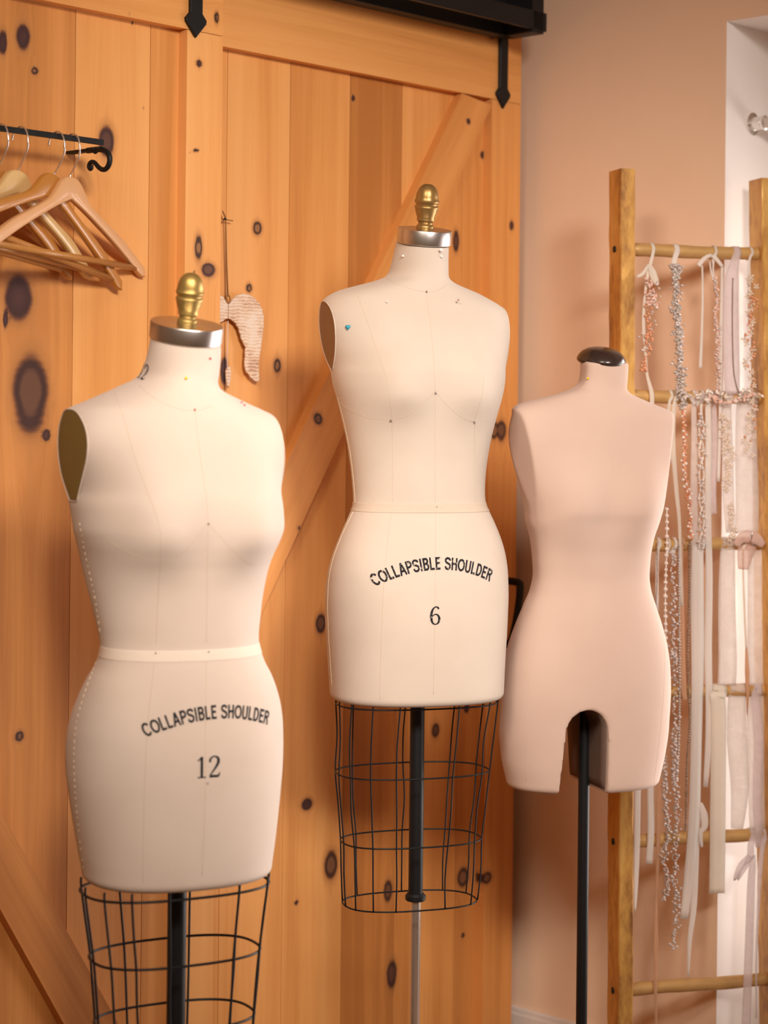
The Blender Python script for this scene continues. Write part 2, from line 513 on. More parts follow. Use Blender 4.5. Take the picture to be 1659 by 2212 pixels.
def board(mb, corners, k0, k1, knots, tone, angle=PI / 2, res=0.006, seed=0):
    """a board on the door: corners (s,z) bl, br, tr, tl; back at k0, front at k1; grain along angle.
    mb collects verts, faces and per-vertex attributes"""
    bl, br, tr, tl = [np.array(c, float) for c in corners]
    w = max(np.linalg.norm(br - bl), np.linalg.norm(tr - tl)); h = max(np.linalg.norm(tl - bl), np.linalg.norm(tr - br))
    nu = max(2, int(w / res) + 1); nv = max(2, int(h / res) + 1)
    U, V = np.meshgrid(np.linspace(0, 1, nu), np.linspace(0, 1, nv))
    U = U.ravel()[:, None]; V = V.ravel()[:, None]
    p = bl * (1 - U) * (1 - V) + br * U * (1 - V) + tr * U * V + tl * (1 - U) * V
    ca, sa = math.cos(angle), math.sin(angle)
    along = p[:, 0] * ca + p[:, 1] * sa
    across = p[:, 0] * sa - p[:, 1] * ca
    g = across.copy()
    kd = np.full(len(g), 3.0); kt = np.zeros(len(g))
    for (ks, kz, rx, ry, t) in knots:
        ka = ks * ca + kz * sa; kc = ks * sa - kz * ca
        # rx is measured across the image's horizontal; keep it across the grain
        d = g - kc
        Lg = np.where(along > ka, ry * 3.2, ry * 2.2)
        R2 = (rx * 1.25) ** 2 * np.exp(-((along - ka) / Lg) ** 2)
        g = kc + np.sign(d) * np.sqrt(np.maximum(d * d - R2, 0))
        e = np.sqrt(((across - kc) / rx) ** 2 + ((along - ka) / ry) ** 2)
        # a pointed flame of resin above and below the knot
        e2 = np.sqrt(((across - kc) / (rx * 0.45)) ** 2 + ((along - ka) / (ry * 3.0)) ** 2) + 0.95
        e = np.minimum(e, e2)
        m = e < kd
        kd = np.where(m, e, kd); kt = np.where(m, t, kt)
    n0 = len(mb['v'])
    base = ORG
    pts = np.array([door_pt(0, 0, 0)] * len(p)) + p[:, :1] * np.array(D) + p[:, 1:] * np.array((0, 0, 1.0))
    front = pts + np.array(NRM) * k1
    mb['v'] += front.tolist()
    idx = np.arange(nu * nv).reshape(nv, nu) + n0
    for j in range(nv - 1):
        for i in range(nu - 1):
            mb['f'].append((idx[j, i], idx[j, i + 1], idx[j + 1, i + 1], idx[j + 1, i]))
    loop = list(idx[0, :]) + list(idx[1:, -1]) + list(idx[-1, -2::-1]) + list(idx[-2:0:-1, 0])
    n1 = len(mb['v'])
    # duplicate the rim so the sides shade flat
    rimf = [mb['v'][i] for i in loop]
    rimb = [tuple(np.array(v) - np.array(NRM) * (k1 - k0)) for v in rimf]
    mb['v'] += [tuple(v) for v in rimf] + rimb
    m = len(loop)
    for i in range(m):
        j = (i + 1) % m
        mb['f'].append((n1 + i, n1 + m + i, n1 + m + j, n1 + j))
    mb['f'].append(tuple(n1 + m + i for i in range(m)))
    li = [i - n0 for i in loop]
    off = seed * 3.17
    for name, arr in (('gx', g + off), ('gv', along), ('kd', kd), ('kt', kt), ('tone', np.full(len(g), tone))):
        mb[name] += arr.tolist() + arr[li].tolist() * 2


def new_wood():
    return {k: [] for k in ('v', 'f', 'gx', 'gv', 'kd', 'kt', 'tone')}


def build_wood(mb, name, parent=None):
    o = mesh_obj(name, mb['v'], mb['f'], M['pine'], parent, smooth=False)
    for k in ('gx', 'gv', 'kd', 'kt', 'tone'):
        a = o.data.attributes.new(k, 'FLOAT', 'POINT')
        a.data.foreach_set('value', mb[k])
    return o


def knot(px, py, rx, ry, t, k):
    s, z = on_door(px, py, k)
    s2, _ = on_door(px + rx, py, k)
    _, z2 = on_door(px, py + ry, k)
    return (s, z, abs(s2 - s), abs(z2 - z), t)


# ------------------------------------------------------------------ barn doors
ZT_R = on_door(478, -25, 0.02)[1]
rail_low_z = on_door(760, 154, 0.02)[1]
RAIL_H = 0.19

# right door
door2 = empty('door_2', door_pt(-0.42, 0, 0)); tag(door2, kind='structure')
Minv2 = Matrix.Translation(-door2.location)


def place(o, root):
    o.parent = root
    o.matrix_parent_inverse = Matrix.Translation(-Vector(root.location))
    return o


kr = 0.0
knots_r = [knot(*a, kr) for a in [
    (556, 493, 8, 13, 0), (538, 622, 6, 9, 0), (599, 790, 7, 14, 0), (840, 533, 8, 9, 0.9), (1043, 335, 5, 7, 1), (1056, 507, 8, 9, 0.4),
    (985, 522, 6, 20, 0.8), (763, 212, 4, 7, 1), (693, 1347, 9, 18, 0.6), (663, 1738, 10, 11, 1), (715, 1868, 12, 27, 0.5),
    (838, 1925, 8, 20, 0.6), (846, 2105, 9, 28, 0.8), (941, 1577, 7, 14, 0.7), (1000, 1895, 11, 20, 0.4), (437, 2060, 10, 14, 1), (411, 1951, 6, 6, 1),
    (1055, 1790, 4, 5, 1), (1008, 1530, 5, 9, 1), (484, 800, 7, 26, 1), (640, 1950, 4, 5, 1), (1000, 2020, 4, 5, 1)]]
sL = on_door(470, 600, kr)[0] - 0.16
sR = -0.004
# board joints measured along the photograph's middle rows
joints = [sL] + [on_door(x, y, kr)[0] for x, y in ((490, 330), (626, 330), (755, 330), (868, 330), (998, 420))] + [sR]
tones = [0.50, 0.62, 0.56, 0.06, 0.40, 0.28]
w = new_wood()
ztop = rail_low_z + RAIL_H
for i in range(len(joints) - 1):
    a, b = joints[i] + 0.0007, joints[i + 1] - 0.0007
    ks = [q for q in knots_r if a - 0.03 < q[0] < b + 0.03]
    board(w, [(a, 0.015), (b, 0.015), (b, ztop), (a, ztop)], -0.022, 0.0, ks, tones[i], seed=i + 1)
place(build_wood(w, 'board_panel'), door2)
kr = 0.02
kn_rail = [knot(1083, 160, 4, 3, 1, kr)]
w = new_wood()
board(w, [(sL, rail_low_z), (0, rail_low_z), (0, ztop), (sL, ztop)], 0.0, 0.02, [(-(0.09), rail_low_z + 0.14, 0.02, 0.016, 0.2)], 0.45, angle=0.0, seed=11)
place(build_wood(w, 'top_rail'), door2)
s_st = on_door(1061, 400, kr)[0]
w = new_wood()
board(w, [(s_st, 0.015), (0, 0.015), (0, rail_low_z - 0.001), (s_st, rail_low_z - 0.001)], 0.0, 0.02,
      [knot(*a, kr) for a in [(1105, 488, 4, 9, 1), (1083, 930, 9, 20, 0.6), (1068, 930, 8, 17, 0.3), (1052, 1897, 9, 12, 0.4), (1090, 1640, 5, 8, 1)]], 0.42, seed=13)
place(build_wood(w, 'stile'), door2)
w = new_wood()
a1 = on_door(997, 206, kr); a2 = on_door(643, 950, kr)
b1 = on_door(1062, 228, kr); b2 = on_door(728, 965, kr)
def ext(p, q, s):
    t = (s - p[0]) / (q[0] - p[0])
    return (s, p[1] + (q[1] - p[1]) * t)
s_end = sL + 0.02
tl_ = a1; bl_ = ext(a1, a2, s_end); br_ = ext(b1, b2, s_end); tr_ = ext(b1, b2, s_st - 0.001)
tl_ = (a1[0] + (rail_low_z - 0.001 - a1[1]) / (a2[1] - a1[1]) * (a2[0] - a1[0]), rail_low_z - 0.001)
# corners: the brace's lower edge runs br_ -> tr_, upper edge bl_ -> tl_
ang = math.atan2(tl_[1] - bl_[1], tl_[0] - bl_[0])
board(w, [br_, tr_, tl_, bl_], 0.0, 0.02, [knot(687, 905, 9, 10, 0.4, kr), knot(646, 1141, 4, 4, 1, kr), knot(1012, 262, 4, 5, 1, kr)], 0.50, angle=ang, seed=17)
place(build_wood(w, 'brace'), door2)
# a lower brace going down to the right, mostly behind the dress forms
# left door
door1 = empty('door_1', door_pt(-1.05, 0, 0.066)); tag(door1, kind='structure')
kl = 0.066
sR1 = on_door(477, 500, 0.086)[0]
sL1 = sR1 - 0.80
zl_low = on_door(232, 28, 0.086)[1]
knots_l = [knot(*a, kl) for a in [
    (50, 79, 13, 26, 1), (75, 153, 7, 8, 0.2), (6, 92, 8, 24, 1), (40, 642, 25, 43, 1), (66, 850, 33, 78, 0.7), (230, 306, 14, 30, 0.85),
    (42, 1590, 9, 10, 0.3), (308, 233, 2, 5, 1), (200, 960, 12, 20, 0.5), (100, 940, 8, 12, 0.9), (285, 50, 2, 5, 1), (12, 690, 5, 18, 1)]]
s_st1 = on_door(400, 500, 0.086)[0]
joints = [sL1] + [on_door(x, y, kl)[0] for x, y in ((0 - 90, 500), (160, 400), (322, 400))] + [sR1 - 0.002]
tones = [0.4, 0.26, 0.56, 0.42]
w = new_wood()
zt1 = zl_low + RAIL_H
for i in range(len(joints) - 1):
    a, b = joints[i] + 0.0006, joints[i + 1] - 0.0006
    ks = [q for q in knots_l if a - 0.01 < q[0] < b + 0.01]
    board(w, [(a, 0.015), (b, 0.015), (b, zt1), (a, zt1)], kl - 0.014, kl, ks, tones[i], seed=i + 21)
place(build_wood(w, 'board_panel'), door1)
w = new_wood()
board(w, [(sL1, zl_low), (sR1, zl_low), (sR1, zt1), (sL1, zt1)], kl, kl + 0.02, [knot(278, 31, 5, 2, 1, 0.086), knot(468, 38, 9, 6, 0.1, 0.086)], 0.42, angle=0.0, seed=31)
place(build_wood(w, 'top_rail'), door1)
w = new_wood()
board(w, [(s_st1, 0.015), (sR1, 0.015), (sR1, zl_low - 0.001), (s_st1, zl_low - 0.001)], kl, kl + 0.02,
      [knot(*a, 0.086) for a in [(430, 137, 6, 7, 1), (424, 325, 5, 4, 0.8), (429, 535, 7, 24, 0.0), (450, 583, 13, 13, 0.7), (420, 586, 3, 3, 1), (411, 330, 2, 2, 1)]], 0.64, seed=33)
place(build_wood(w, 'stile'), door1)
w = new_wood()
kq = 0.086
u1 = on_door(0, 1750, kq); u2 = on_door(256, 2212, kq); l1 = on_door(0, 1963, kq); l2 = on_door(138, 2212, kq)
sa_, sb_ = sL1 + 0.05, s_st1 - 0.001
lo_z = max(ext(l1, l2, sb_)[1], 0.02)
board(w, [ext(l1, l2, sa_), (l1[0] + (lo_z - l1[1]) / (l2[1] - l1[1]) * (l2[0] - l1[0]), lo_z), ext(u1, u2, sb_), ext(u1, u2, sa_)], kl, kl + 0.02,
      [knot(98, 2155, 5, 4, 1, kq)], 0.15, angle=math.atan2(u2[1] - u1[1], u2[0] - u1[0]), seed=35)
place(build_wood(w, 'brace'), door1)


def strap(root, px, top, tip, k, hw, knob_at, zhi):
    """forged strap with a spear tip and round bolt heads"""
    s0, zt = on_door(px, tip, k)
    hw2 = hw
    poly = [(-hw2 * 0.85, zhi), (-hw2 * 0.8, zt + 0.055), (-hw2 * 0.8, zt + 0.040), (-hw2 * 1.35, zt + 0.030), (-hw2 * 1.3, zt + 0.024),
            (0, zt), (hw2 * 1.3, zt + 0.024), (hw2 * 1.35, zt + 0.030), (hw2 * 0.8, zt + 0.040), (hw2 * 0.8, zt + 0.055), (hw2 * 0.85, zhi)]
    B = Matrix((( D.x, NRM.x, 0, 0), (D.y, NRM.y, 0, 0), (0, 0, 1, 0), (0, 0, 0, 1)))
    m4 = Matrix.Translation(door_pt(s0, 0, k + 0.0035)) @ B
    o = MB().prism(poly, 0.007, m4).build('hanger_strap', M['iron'], smooth=False)
    place(o, root)
    for (bx, by) in knob_at:
        s, z = on_door(bx, by, k)
        q = MB().lathe([(0.0105, 0.0), (0.0105, 0.004), (0.009, 0.008), (0.0055, 0.0115), (0.001, 0.0125)],
                       Matrix.Translation(door_pt(s0, z, k + 0.006)) @ NRM.to_track_quat('Z', 'Y').to_matrix().to_4x4(), 20).build('bolt_head', M['iron'])
        q.parent = o
        q.matrix_parent_inverse = o.matrix_world.inverted() @ Matrix.Translation(-Vector(root.location))
    return o


strap(door1, 419, 0, 82, 0.086, 0.0165, [(419, 47)], zl_low + 0.25)
strap(door2, 1083, 60, 235, 0.02, 0.0155, [(1083, 116), (1083, 203)], ztop + 0.06)

# black pull handle on the right door's edge stile
hz0, hz1 = on_door(1096, 1250, 0.02)[1], on_door(1096, 1390, 0.02)[1]
hs = on_door(1100, 1300, 0.02)[0] - 0.028
hb = MB()
hb.box(door_pt(hs, (hz0 + hz1) / 2, 0.023), 0.028, 0.006, hz0 - hz1 + 0.05, Matrix(((D.x, NRM.x, 0), (D.y, NRM.y, 0), (0, 0, 1))), 0.002)
arc = [door_pt(hs, hz0 - 0.003, 0.02), door_pt(hs, hz0 - 0.003, 0.062), door_pt(hs, hz0 - 0.012, 0.070), door_pt(hs, hz0 - 0.05, 0.066), door_pt(hs, hz1 + 0.04, 0.058), door_pt(hs, hz1 + 0.004, 0.045), door_pt(hs, hz1, 0.02)]
hb.tube(spline(arc, 5), 0.0075, 10)
place(hb.build('door_handle', M['iron']), door2)

# sliding track
tr = empty('door_track', door_pt(-0.3, rail_low_z + RAIL_H, 0.05))
RB = Matrix(((D.x, NRM.x, 0), (D.y, NRM.y, 0), (0, 0, 1)))
kt_ = 0.125
sE, zE0 = on_door(1181, 69, kt_)
_, zE1 = on_door(1181, 29, kt_)
q = MB().box(door_pt(sE - 0.75, (zE0 + zE1) / 2, kt_ - 0.004), 1.5, 0.008, zE1 - zE0, RB, 0.0008).build('front_rail', M['black'], smooth=False); place(q, tr)
kb_ = 0.048
sB, zB0 = on_door(1104, 84, kb_)
q = MB().box(door_pt(sB - 0.75, zB0 + 0.11, kb_ - 0.004), 1.5, 0.030, 0.22, RB, 0.001).build('header_board', M['black'], smooth=False); place(q, tr)
q = MB().box(door_pt(sB - 0.012, zB0 + 0.06, (kb_ + kt_) / 2), 0.035, kt_ - kb_, 0.12, RB, 0.002).build('rail_bracket', M['black'], smooth=False); place(q, tr)
tag(tr, 'black iron barn door track above the right pine door, end sticking out over tan wall', 'track')

# ------------------------------------------------------------------ room shell
W_GAP = 0.10
wl = ORG - NRM * 0.10                       # wall plane behind the doors
CORN = P(1123, 900, 4.0)                    # the right wall passes here
sw = D.dot(CORN - ORG)                      # its place along D
T = NRM                                      # right wall runs along NRM, into the room


def rw(t, z, d=0.0):
    """point on right wall: t metres from the door plane into the room, d behind the surface"""
    return ORG + D * (sw + d) + T * t + Vector((0, 0, z))


def on_right(px, py, d=0.0):
    r = ray(px, py)
    c = D.dot(ORG) + sw + d
    Y = (c) / D.dot(r)
    p = r * Y + Vector((0, 0, H))
    return T.dot(p - ORG), p.z


T0, ZH = on_right(1570, 46)
T1 = T0 + 1.5
CEIL = 2.75


def quads(name, qs, mat, kind='structure'):
    v, f = [], []
    for q in qs:
        n = len(v)
        v += [tuple(p) for p in q]
        f.append((n, n + 1, n + 2, n + 3))
    o = mesh_obj(name, v, f, mat, smooth=False)
    o['kind'] = kind
    return o


TB, TE = -0.12, 4.2
quads('wall_right', [
    (rw(TB, 0), rw(T0, 0), rw(T0, CEIL), rw(TB, CEIL)),
    (rw(T0, ZH), rw(T1, ZH), rw(T1, CEIL), rw(T0, CEIL)),
    (rw(T1, 0), rw(TE, 0), rw(TE, CEIL), rw(T1, CEIL))], M['wall'])
quads('trim_1', [
    (rw(T0, 0), rw(T0, 0, 0.32), rw(T0, ZH, 0.32), rw(T0, ZH)),
    (rw(T0, ZH), rw(T0, ZH, 0.32), rw(T1, ZH, 0.32), rw(T1, ZH)),
    (rw(T1, 0), rw(T1, ZH), rw(T1, ZH, 0.32), rw(T1, 0, 0.32)),
    (rw(T0, 0.0, 0), rw(T1, 0.0, 0), rw(T1, 0.0, 0.32), rw(T0, 0.0, 0.32))], M['reveal'])
# tall window in the opening: frame bars
wf = MB()
for t in (T0 + 0.03, (T0 + T1) / 2, T1 - 0.03):
    wf.box(rw(t, ZH / 2, 0.31), 0.04, 0.05, ZH, RB, 0.003)
for z in (0.03, 0.75, 1.4, ZH - 0.03):
    wf.box(rw((T0 + T1) / 2, z, 0.31), 0.035, T1 - T0, 0.05, RB, 0.003)
o = wf.build('window_1', M['white_trim'], smooth=False); o['kind'] = 'structure'


def dwall(s, z):
    return ORG - NRM * 0.11 + D * s + Vector((0, 0, z))


quads('wall_left', [(dwall(-3.0, 0), dwall(sw, 0), dwall(sw, CEIL), dwall(-3.0, CEIL))], M['wall'])
fl = [dwall(-3.0, 0), dwall(sw, 0), rw(TE, 0), ORG + D * (-3.0) + T * TE]
quads('floor', [[Vector((p.x, p.y, 0)) for p in fl]], M['floor'])
quads('ceiling', [[Vector((p.x, p.y, CEIL)) for p in reversed(fl)]], M['ceiling'])
bb = MB()
t_a, z_b = on_right(1096, 2172)
zbh = max(0.08, on_right(1160, 2189, -0.012)[1])
bb.box(rw((TB + T0) / 2, zbh / 2 - 0.006, -0.007), 0.014, T0 - TB, zbh - 0.012, RB, 0.001)
bb.box(rw((TB + T0) / 2, zbh - 0.008, -0.005), 0.010, T0 - TB, 0.016, RB, 0.003)
o = bb.build('baseboard_right', M['white_trim'], smooth=False); o['kind'] = 'structure'

# curtain rod held by a chrome socket on the white reveal


def on_jamb(px, py):
    r = ray(px, py)
    c = T.dot(ORG) + T0
    Y = c / T.dot(r)
    return r * Y + Vector((0, 0, H))


pj = on_jamb(1624, 268)
qz = T.to_track_quat('Z', 'Y').to_matrix().to_4x4()
rod = empty('curtain_rod', pj)
tag(rod, 'white curtain rod in chrome sockets on the white window reveal', 'curtain rod')
rb = MB().lathe([(0.021, 0.0), (0.021, 0.004), (0.013, 0.006), (0.012, 0.022), (0.0135, 0.024), (0.0135, 0.03), (0.011, 0.032)], Matrix.Translation(pj) @ qz, 28).build('socket', M['chrome']); place(flat(rb), rod)
rb = MB().tube([pj + T * 0.03, pj + T * (T1 - T0 - 0.03)], 0.0105, 16).build('pole', M['reveal']); place(rb, rod)
rb = MB().lathe([(0.021, 0.0), (0.021, 0.004), (0.013, 0.006), (0.012, 0.032)], Matrix.Translation(pj + T * (T1 - T0)) @ (-T).to_track_quat('Z', 'Y').to_matrix().to_4x4(), 28).build('socket', M['chrome']); place(flat(rb), rod)

# ------------------------------------------------------------------ dress forms


def lerp_tab(tab, y):
    """tab: list of (x, y) along the outline ordered by y -> x at y"""
    ys = [t[1] for t in tab]
    xs = [t[0] for t in tab]
    return float(np.interp(y, ys, xs))


class Form:
    def __init__(self, name, label, cat, Yc, pole_px, yaw, left, right, rows, depth, bust, arm, mat):
        self.Yc = Yc
        px, py = pole_px
        p = P(px, py, Yc)
        self.root = empty(name, (p.x, p.y, 0), yaw)
        tag(self.root, label, cat)
        self.yaw = yaw
        self.cy, self.sy = math.cos(yaw), math.sin(yaw)
        self.bust = bust
        self.c = p
        th = np.linspace(0, 2 * PI, 128, endpoint=False)
        self.keys = []
        zs = []
        for y in rows:
            xl, xr = lerp_tab(left, y), lerp_tab(right, y)
            z = P((xl + xr) / 2, y, Yc).z
            zs.append((z, xl, xr, y))
        dz = [d[0] for d in depth]
        self.fit = []
        yc_prev = 0.0
        for z, xl, xr, y in zs:
            bfr = pchip(dz, [d[1] for d in depth], min(max(y, dz[0]), dz[-1]))   # front depth in metres
            bbr = pchip(dz, [d[2] for d in depth], min(max(y, dz[0]), dz[-1]))
            n = float(np.interp(y, dz, [d[3] for d in depth]))
            fa, ba = bfr, bbr
            a = (xr - xl) / 2 * Yc / F / self.cy
            yc = 0.0
            for it in range(30):
                bfr, bbr = max(fa + yc, 0.018), max(ba - yc, 0.018)
                lx, ly = self.section(z, a, yc, bfr, bbr, n, th)
                px_ = self.project(lx, ly, z)
                L_, R_ = px_.min(), px_.max()
                a *= ((xr - xl) / (R_ - L_)) ** 0.8
                dc = ((xl + xr) / 2 - (L_ + R_) / 2) * Yc / F
                yc += -dc / max(self.sy, 0.2) * 0.6
                yc = max(-0.030, min(0.040, yc))
            self.fit.append([z, a, yc, fa, ba, n, y])
        self.fit.sort(key=lambda k: k[0])
        fit = np.array(self.fit)
        # smooth the fore-aft line
        yc = fit[:, 2].copy()
        for _ in range(3):
            yc[1:-1] = (yc[:-2] + 2 * yc[1:-1] + yc[2:]) / 4
        fit[:, 2] = yc
        for q in (3, 4):
            for _ in range(2):
                fit[1:-1, q] = (fit[:-2, q] + 2 * fit[1:-1, q] + fit[2:, q]) / 4
        fit[:, 3] = np.maximum(fit[:, 3] + yc, 0.018)
        fit[:, 4] = np.maximum(fit[:, 4] - yc, 0.018)
        # re-fit widths and a small sideways lean with the smoothed line
        xo = np.zeros(len(fit))
        for i in range(len(fit)):
            z, a, ycv, bfr, bbr, n, y = fit[i]
            xl, xr = lerp_tab(left, y), lerp_tab(right, y)
            x_o = 0.0
            for it in range(25):
                lx, ly = self.section(z, a, ycv, bfr, bbr, n, th, x_o)
                px_ = self.project(lx, ly, z)
                a *= ((xr - xl) / (px_.max() - px_.min())) ** 0.8
                x_o += ((xl + xr) - (px_.min() + px_.max())) / 2 * Yc / F / self.cy * 0.7
            fit[i, 1] = a
            xo[i] = x_o
        for _ in range(1):
            xo[1:-1] = (xo[:-2] + 2 * xo[1:-1] + xo[2:]) / 4
        fit = np.column_stack([fit, xo])
        # armhole: bulge outside the cutting plane between the two rows
        self.arm = arm
        if arm:
            zt = np.interp(arm[0], fit[::-1, 6], fit[::-1, 0]); zb = np.interp(arm[1], fit[::-1, 6], fit[::-1, 0])
            at = np.interp(zt, fit[:, 0], fit[:, 1]); ab = np.interp(zb, fit[:, 0], fit[:, 1])
            xt = np.interp(zt, fit[:, 0], fit[:, 7]); xb = np.interp(zb, fit[:, 0], fit[:, 7])
            self.plane = (at - 0.0005, zt, ab - 0.0005, zb, xt, xb)
            for i in range(len(fit)):
                z = fit[i, 0]
                if zb < z < zt:
                    t = (z - zb) / (zt - zb)
                    xp = ab + (at - ab) * t - 0.0005
                    hd = arm[2] * (t ** 0.75) * ((1 - t) ** 0.45) / 0.4527
                    bm_ = (fit[i, 3] + fit[i, 4]) / 2; nn_s = fit[i, 5]
                    base = xp / (1 - min(0.95, hd / bm_) ** nn_s) ** (1 / nn_s)
                    fit[i, 1] = base
        self.F_ = fit
        self.ztop = fit[-1, 0]; self.zbot = fit[0, 0]

    def project(self, lx, ly, z):
        X = self.c.x + lx * self.cy - ly * self.sy
        Y = self.c.y + lx * self.sy + ly * self.cy
        return CX + F * (X * cr + (z - H) * sr) / Y

    def bump(self, x, z):
        b = self.bust
        if not b: return 0.0
        zb, xb, h, sx, su, sd = b
        zb = np.asarray(zb)
        dz = z - zb
        s = np.where(dz > 0, su, sd)
        return h * np.exp(-(np.abs(dz) / s) ** 2.0) * np.exp(-((np.abs(x) - xb) / sx) ** 2.0)

    def section(self, z, a, yc, bf, bb, n, th, xo=0.0):
        c, s = np.cos(th), np.sin(th)
        x = a * np.sign(c) * np.abs(c) ** (2 / n)
        q = np.abs(s) ** (2 / n)
        y = np.where(s < 0, -bf * q, bb * q) + yc
        y = y - np.where(s < 0, 1, 0) * self.bump(x, z) * np.minimum(1, np.abs(s) * 2.2)
        return x + xo, y

    def at(self, z):
        f = self.F_
        return [pchip(f[:, 0], f[:, i], z) for i in (1, 2, 3, 4, 5, 7)]

    def mesh(self, name, mat, round_bottom=0.012, nz=170, nth=112, cap_top=True):
        th = np.linspace(0, 2 * PI, nth, endpoint=False)
        zs = np.linspace(self.zbot + round_bottom, self.ztop, nz)
        V, Fc = [], []
        rings = []
        # bottom: rounded lip
        base = self.at(self.zbot + round_bottom)
        for i in range(6):
            an = PI / 2 * i / 6
            ins = round_bottom * (1 - math.sin(an))
            z = self.zbot + round_bottom * (1 - math.cos(an))
            rings.append((z, base[0] - ins, base[1], base[2] - ins, base[3] - ins, base[4], base[5]))
        for z in zs:
            r = self.at(z)
            rings.append((z, *r))
        for (z, a, yc, bf, bb, n, xo) in rings:
            x, y = self.section(z, a, yc, bf, bb, n, th, xo)
            V += [(x[i], y[i], z) for i in range(nth)]
        for j in range(len(rings) - 1):
            for i in range(nth):
                i2 = (i + 1) % nth
                Fc.append((j * nth + i, j * nth + i2, (j + 1) * nth + i2, (j + 1) * nth + i))
        Fc.append(tuple(range(nth - 1, -1, -1)))
        if cap_top:
            o = (len(rings) - 1) * nth
            Fc.append(tuple(o + i for i in range(nth)))
        return V, Fc

    def hit(self, px, py, off=0.0):
        r = ray(px, py)
        o = Vector((0, 0, H))
        Mi = self.root.matrix_basis.inverted()
        lo = Mi @ o
        ld = (Mi.to_3x3() @ r).normalized()
        loc, nor, idx, dist = self.bvh.ray_cast(lo, ld)
        if loc is None:
            return None, None
        if nor.dot(ld) > 0: nor = -nor
        return loc + nor * off, nor

    def front(self, x, z, off=0.0):
        loc, nor, idx, dist = self.bvh.ray_cast(Vector((x, -1.0, z)), Vector((0, 1, 0)))
        if loc is None: return None, None
        if nor.y > 0: nor = -nor
        return loc + nor * off, nor

    def child(self, o):
        o.parent = self.root
        return o


def pchip(x, y, t):
    """monotone cubic interpolation"""
    x = np.asarray(x); y = np.asarray(y)
    h = np.diff(x); d = np.diff(y) / h
    m = np.zeros(len(x))
    m[0], m[-1] = d[0], d[-1]
    for i in range(1, len(x) - 1):
        if d[i - 1] * d[i] <= 0: m[i] = 0
        else:
            w1 = 2 * h[i] + h[i - 1]; w2 = h[i] + 2 * h[i - 1]
            m[i] = (w1 + w2) / (w1 / d[i - 1] + w2 / d[i])
    i = int(np.clip(np.searchsorted(x, t) - 1, 0, len(x) - 2))
    s = (t - x[i]) / h[i]
    return float((1 + 2 * s) * (1 - s) ** 2 * y[i] + s * (1 - s) ** 2 * h[i] * m[i] + s * s * (3 - 2 * s) * y[i + 1] + s * s * (s - 1) * h[i] * m[i + 1])


def bisect(V, Fc, planes, zmin):
    """cut the shape by (co, normal) planes, drop the outer side; returns bmesh and the cut loops"""
    bm = bmesh.new()
    vs = [bm.verts.new(v) for v in V]
    for f in Fc:
        bm.faces.new([vs[i] for i in f])
    loops = []
    for co, no in planes:
        fs = [f for f in bm.faces if f.calc_center_median().z > zmin]
        es = list({e for f in fs for e in f.edges}); vv = list({v for f in fs for v in f.verts})
        r = bmesh.ops.bisect_plane(bm, geom=vv + es + fs, plane_co=co, plane_no=no, clear_outer=True, dist=1e-6)
        ed = [e for e in r['geom_cut'] if isinstance(e, bmesh.types.BMEdge)]
        loops.append(ed)
    return bm, loops


def order_loop(edges):
    adj = {}
    for e in edges:
        a, b = e.verts
        adj.setdefault(a, []).append(b); adj.setdefault(b, []).append(a)
    # longest closed chain
    best = []
    seen = set()
    for st in adj:
        if st in seen: continue
        chain = [st]; seen.add(st)
        cur = st
        while True:
            nx = [v for v in adj[cur] if v not in seen]
            if not nx: break
            cur = nx[0]; seen.add(cur); chain.append(cur)
        if len(chain) > len(best): best = chain
    return best


def torso(form, mat, plate_mat, arm_tilt, neck_plane, lip=0.0022, inset=0.003, plate_as_cloth=False):
    V, Fc = form.mesh('torso', mat)
    at, zt, ab, zb, xt, xb = form.plane
    planes = []
    for sgn in (-1, 1):
        yt = form.at(zt)[1]; yb = form.at(zb)[1]
        dz = zt - zb; dx = sgn * (at - ab) + (xt - xb)
        no = Vector((sgn, arm_tilt, -(sgn * dx + arm_tilt * (yt - yb)) / dz)).normalized()
        planes.append((Vector((sgn * at + xt, yt, zt)), no))
    planes.append(neck_plane)
    bm, loops = bisect(V, Fc, planes, zb - 0.004)
    plates = []
    for k, (ed, (co, no)) in enumerate(zip(loops, planes)):
        vs_ = list({v for e in ed if e.is_valid for v in e.verts})
        if len(vs_) < 6: continue
        if k < 2:
            plates.append((hull([v.co.copy() for v in vs_], no), no.copy()))
    bmesh.ops.holes_fill(bm, edges=[e for e in bm.edges if len(e.link_faces) == 1], sides=0)
    bmesh.ops.triangulate(bm, faces=[f for f in bm.faces if len(f.verts) > 4])
    bmesh.ops.recalc_face_normals(bm, faces=list(bm.faces))
    me = bpy.data.meshes.new('torso')
    bm.to_mesh(me)
    for p in me.polygons: p.use_smooth = True
    me.materials.append(mat)
    form.bvh = BVHTree.FromBMesh(bm)
    bm.free()
    o = bpy.data.objects.new('torso', me)
    COL.objects.link(o)
    form.child(o)
    flat(o, 50)
    if not plate_as_cloth:
        for pts, no in plates:
            c = sum(pts, Vector()) / len(pts)
            m = len(pts)
            vs, fs = [], []
            for f, h_ in ((0.985, -0.002), (0.985, 0.0007), (0.955, 0.0009), (0.5, 0.0016)):
                vs += [c + (p - c) * f + no * h_ for p in pts]
            vs.append(c + no * 0.002)
            for r in range(3):
                for i in range(m):
                    j = (i + 1) % m
                    fs.append((r * m + i, r * m + j, (r + 1) * m + j, (r + 1) * m + i))
            for i in range(m):
                fs.append((3 * m + i, 3 * m + (i + 1) % m, 4 * m))
            form.child(mesh_obj('armhole_plate', vs, fs, plate_mat))
            form.child(MB().tube([p + no * 0.0004 for p in pts], 0.0010, 8, closed=True).build('armhole_edge', mat))
    return o


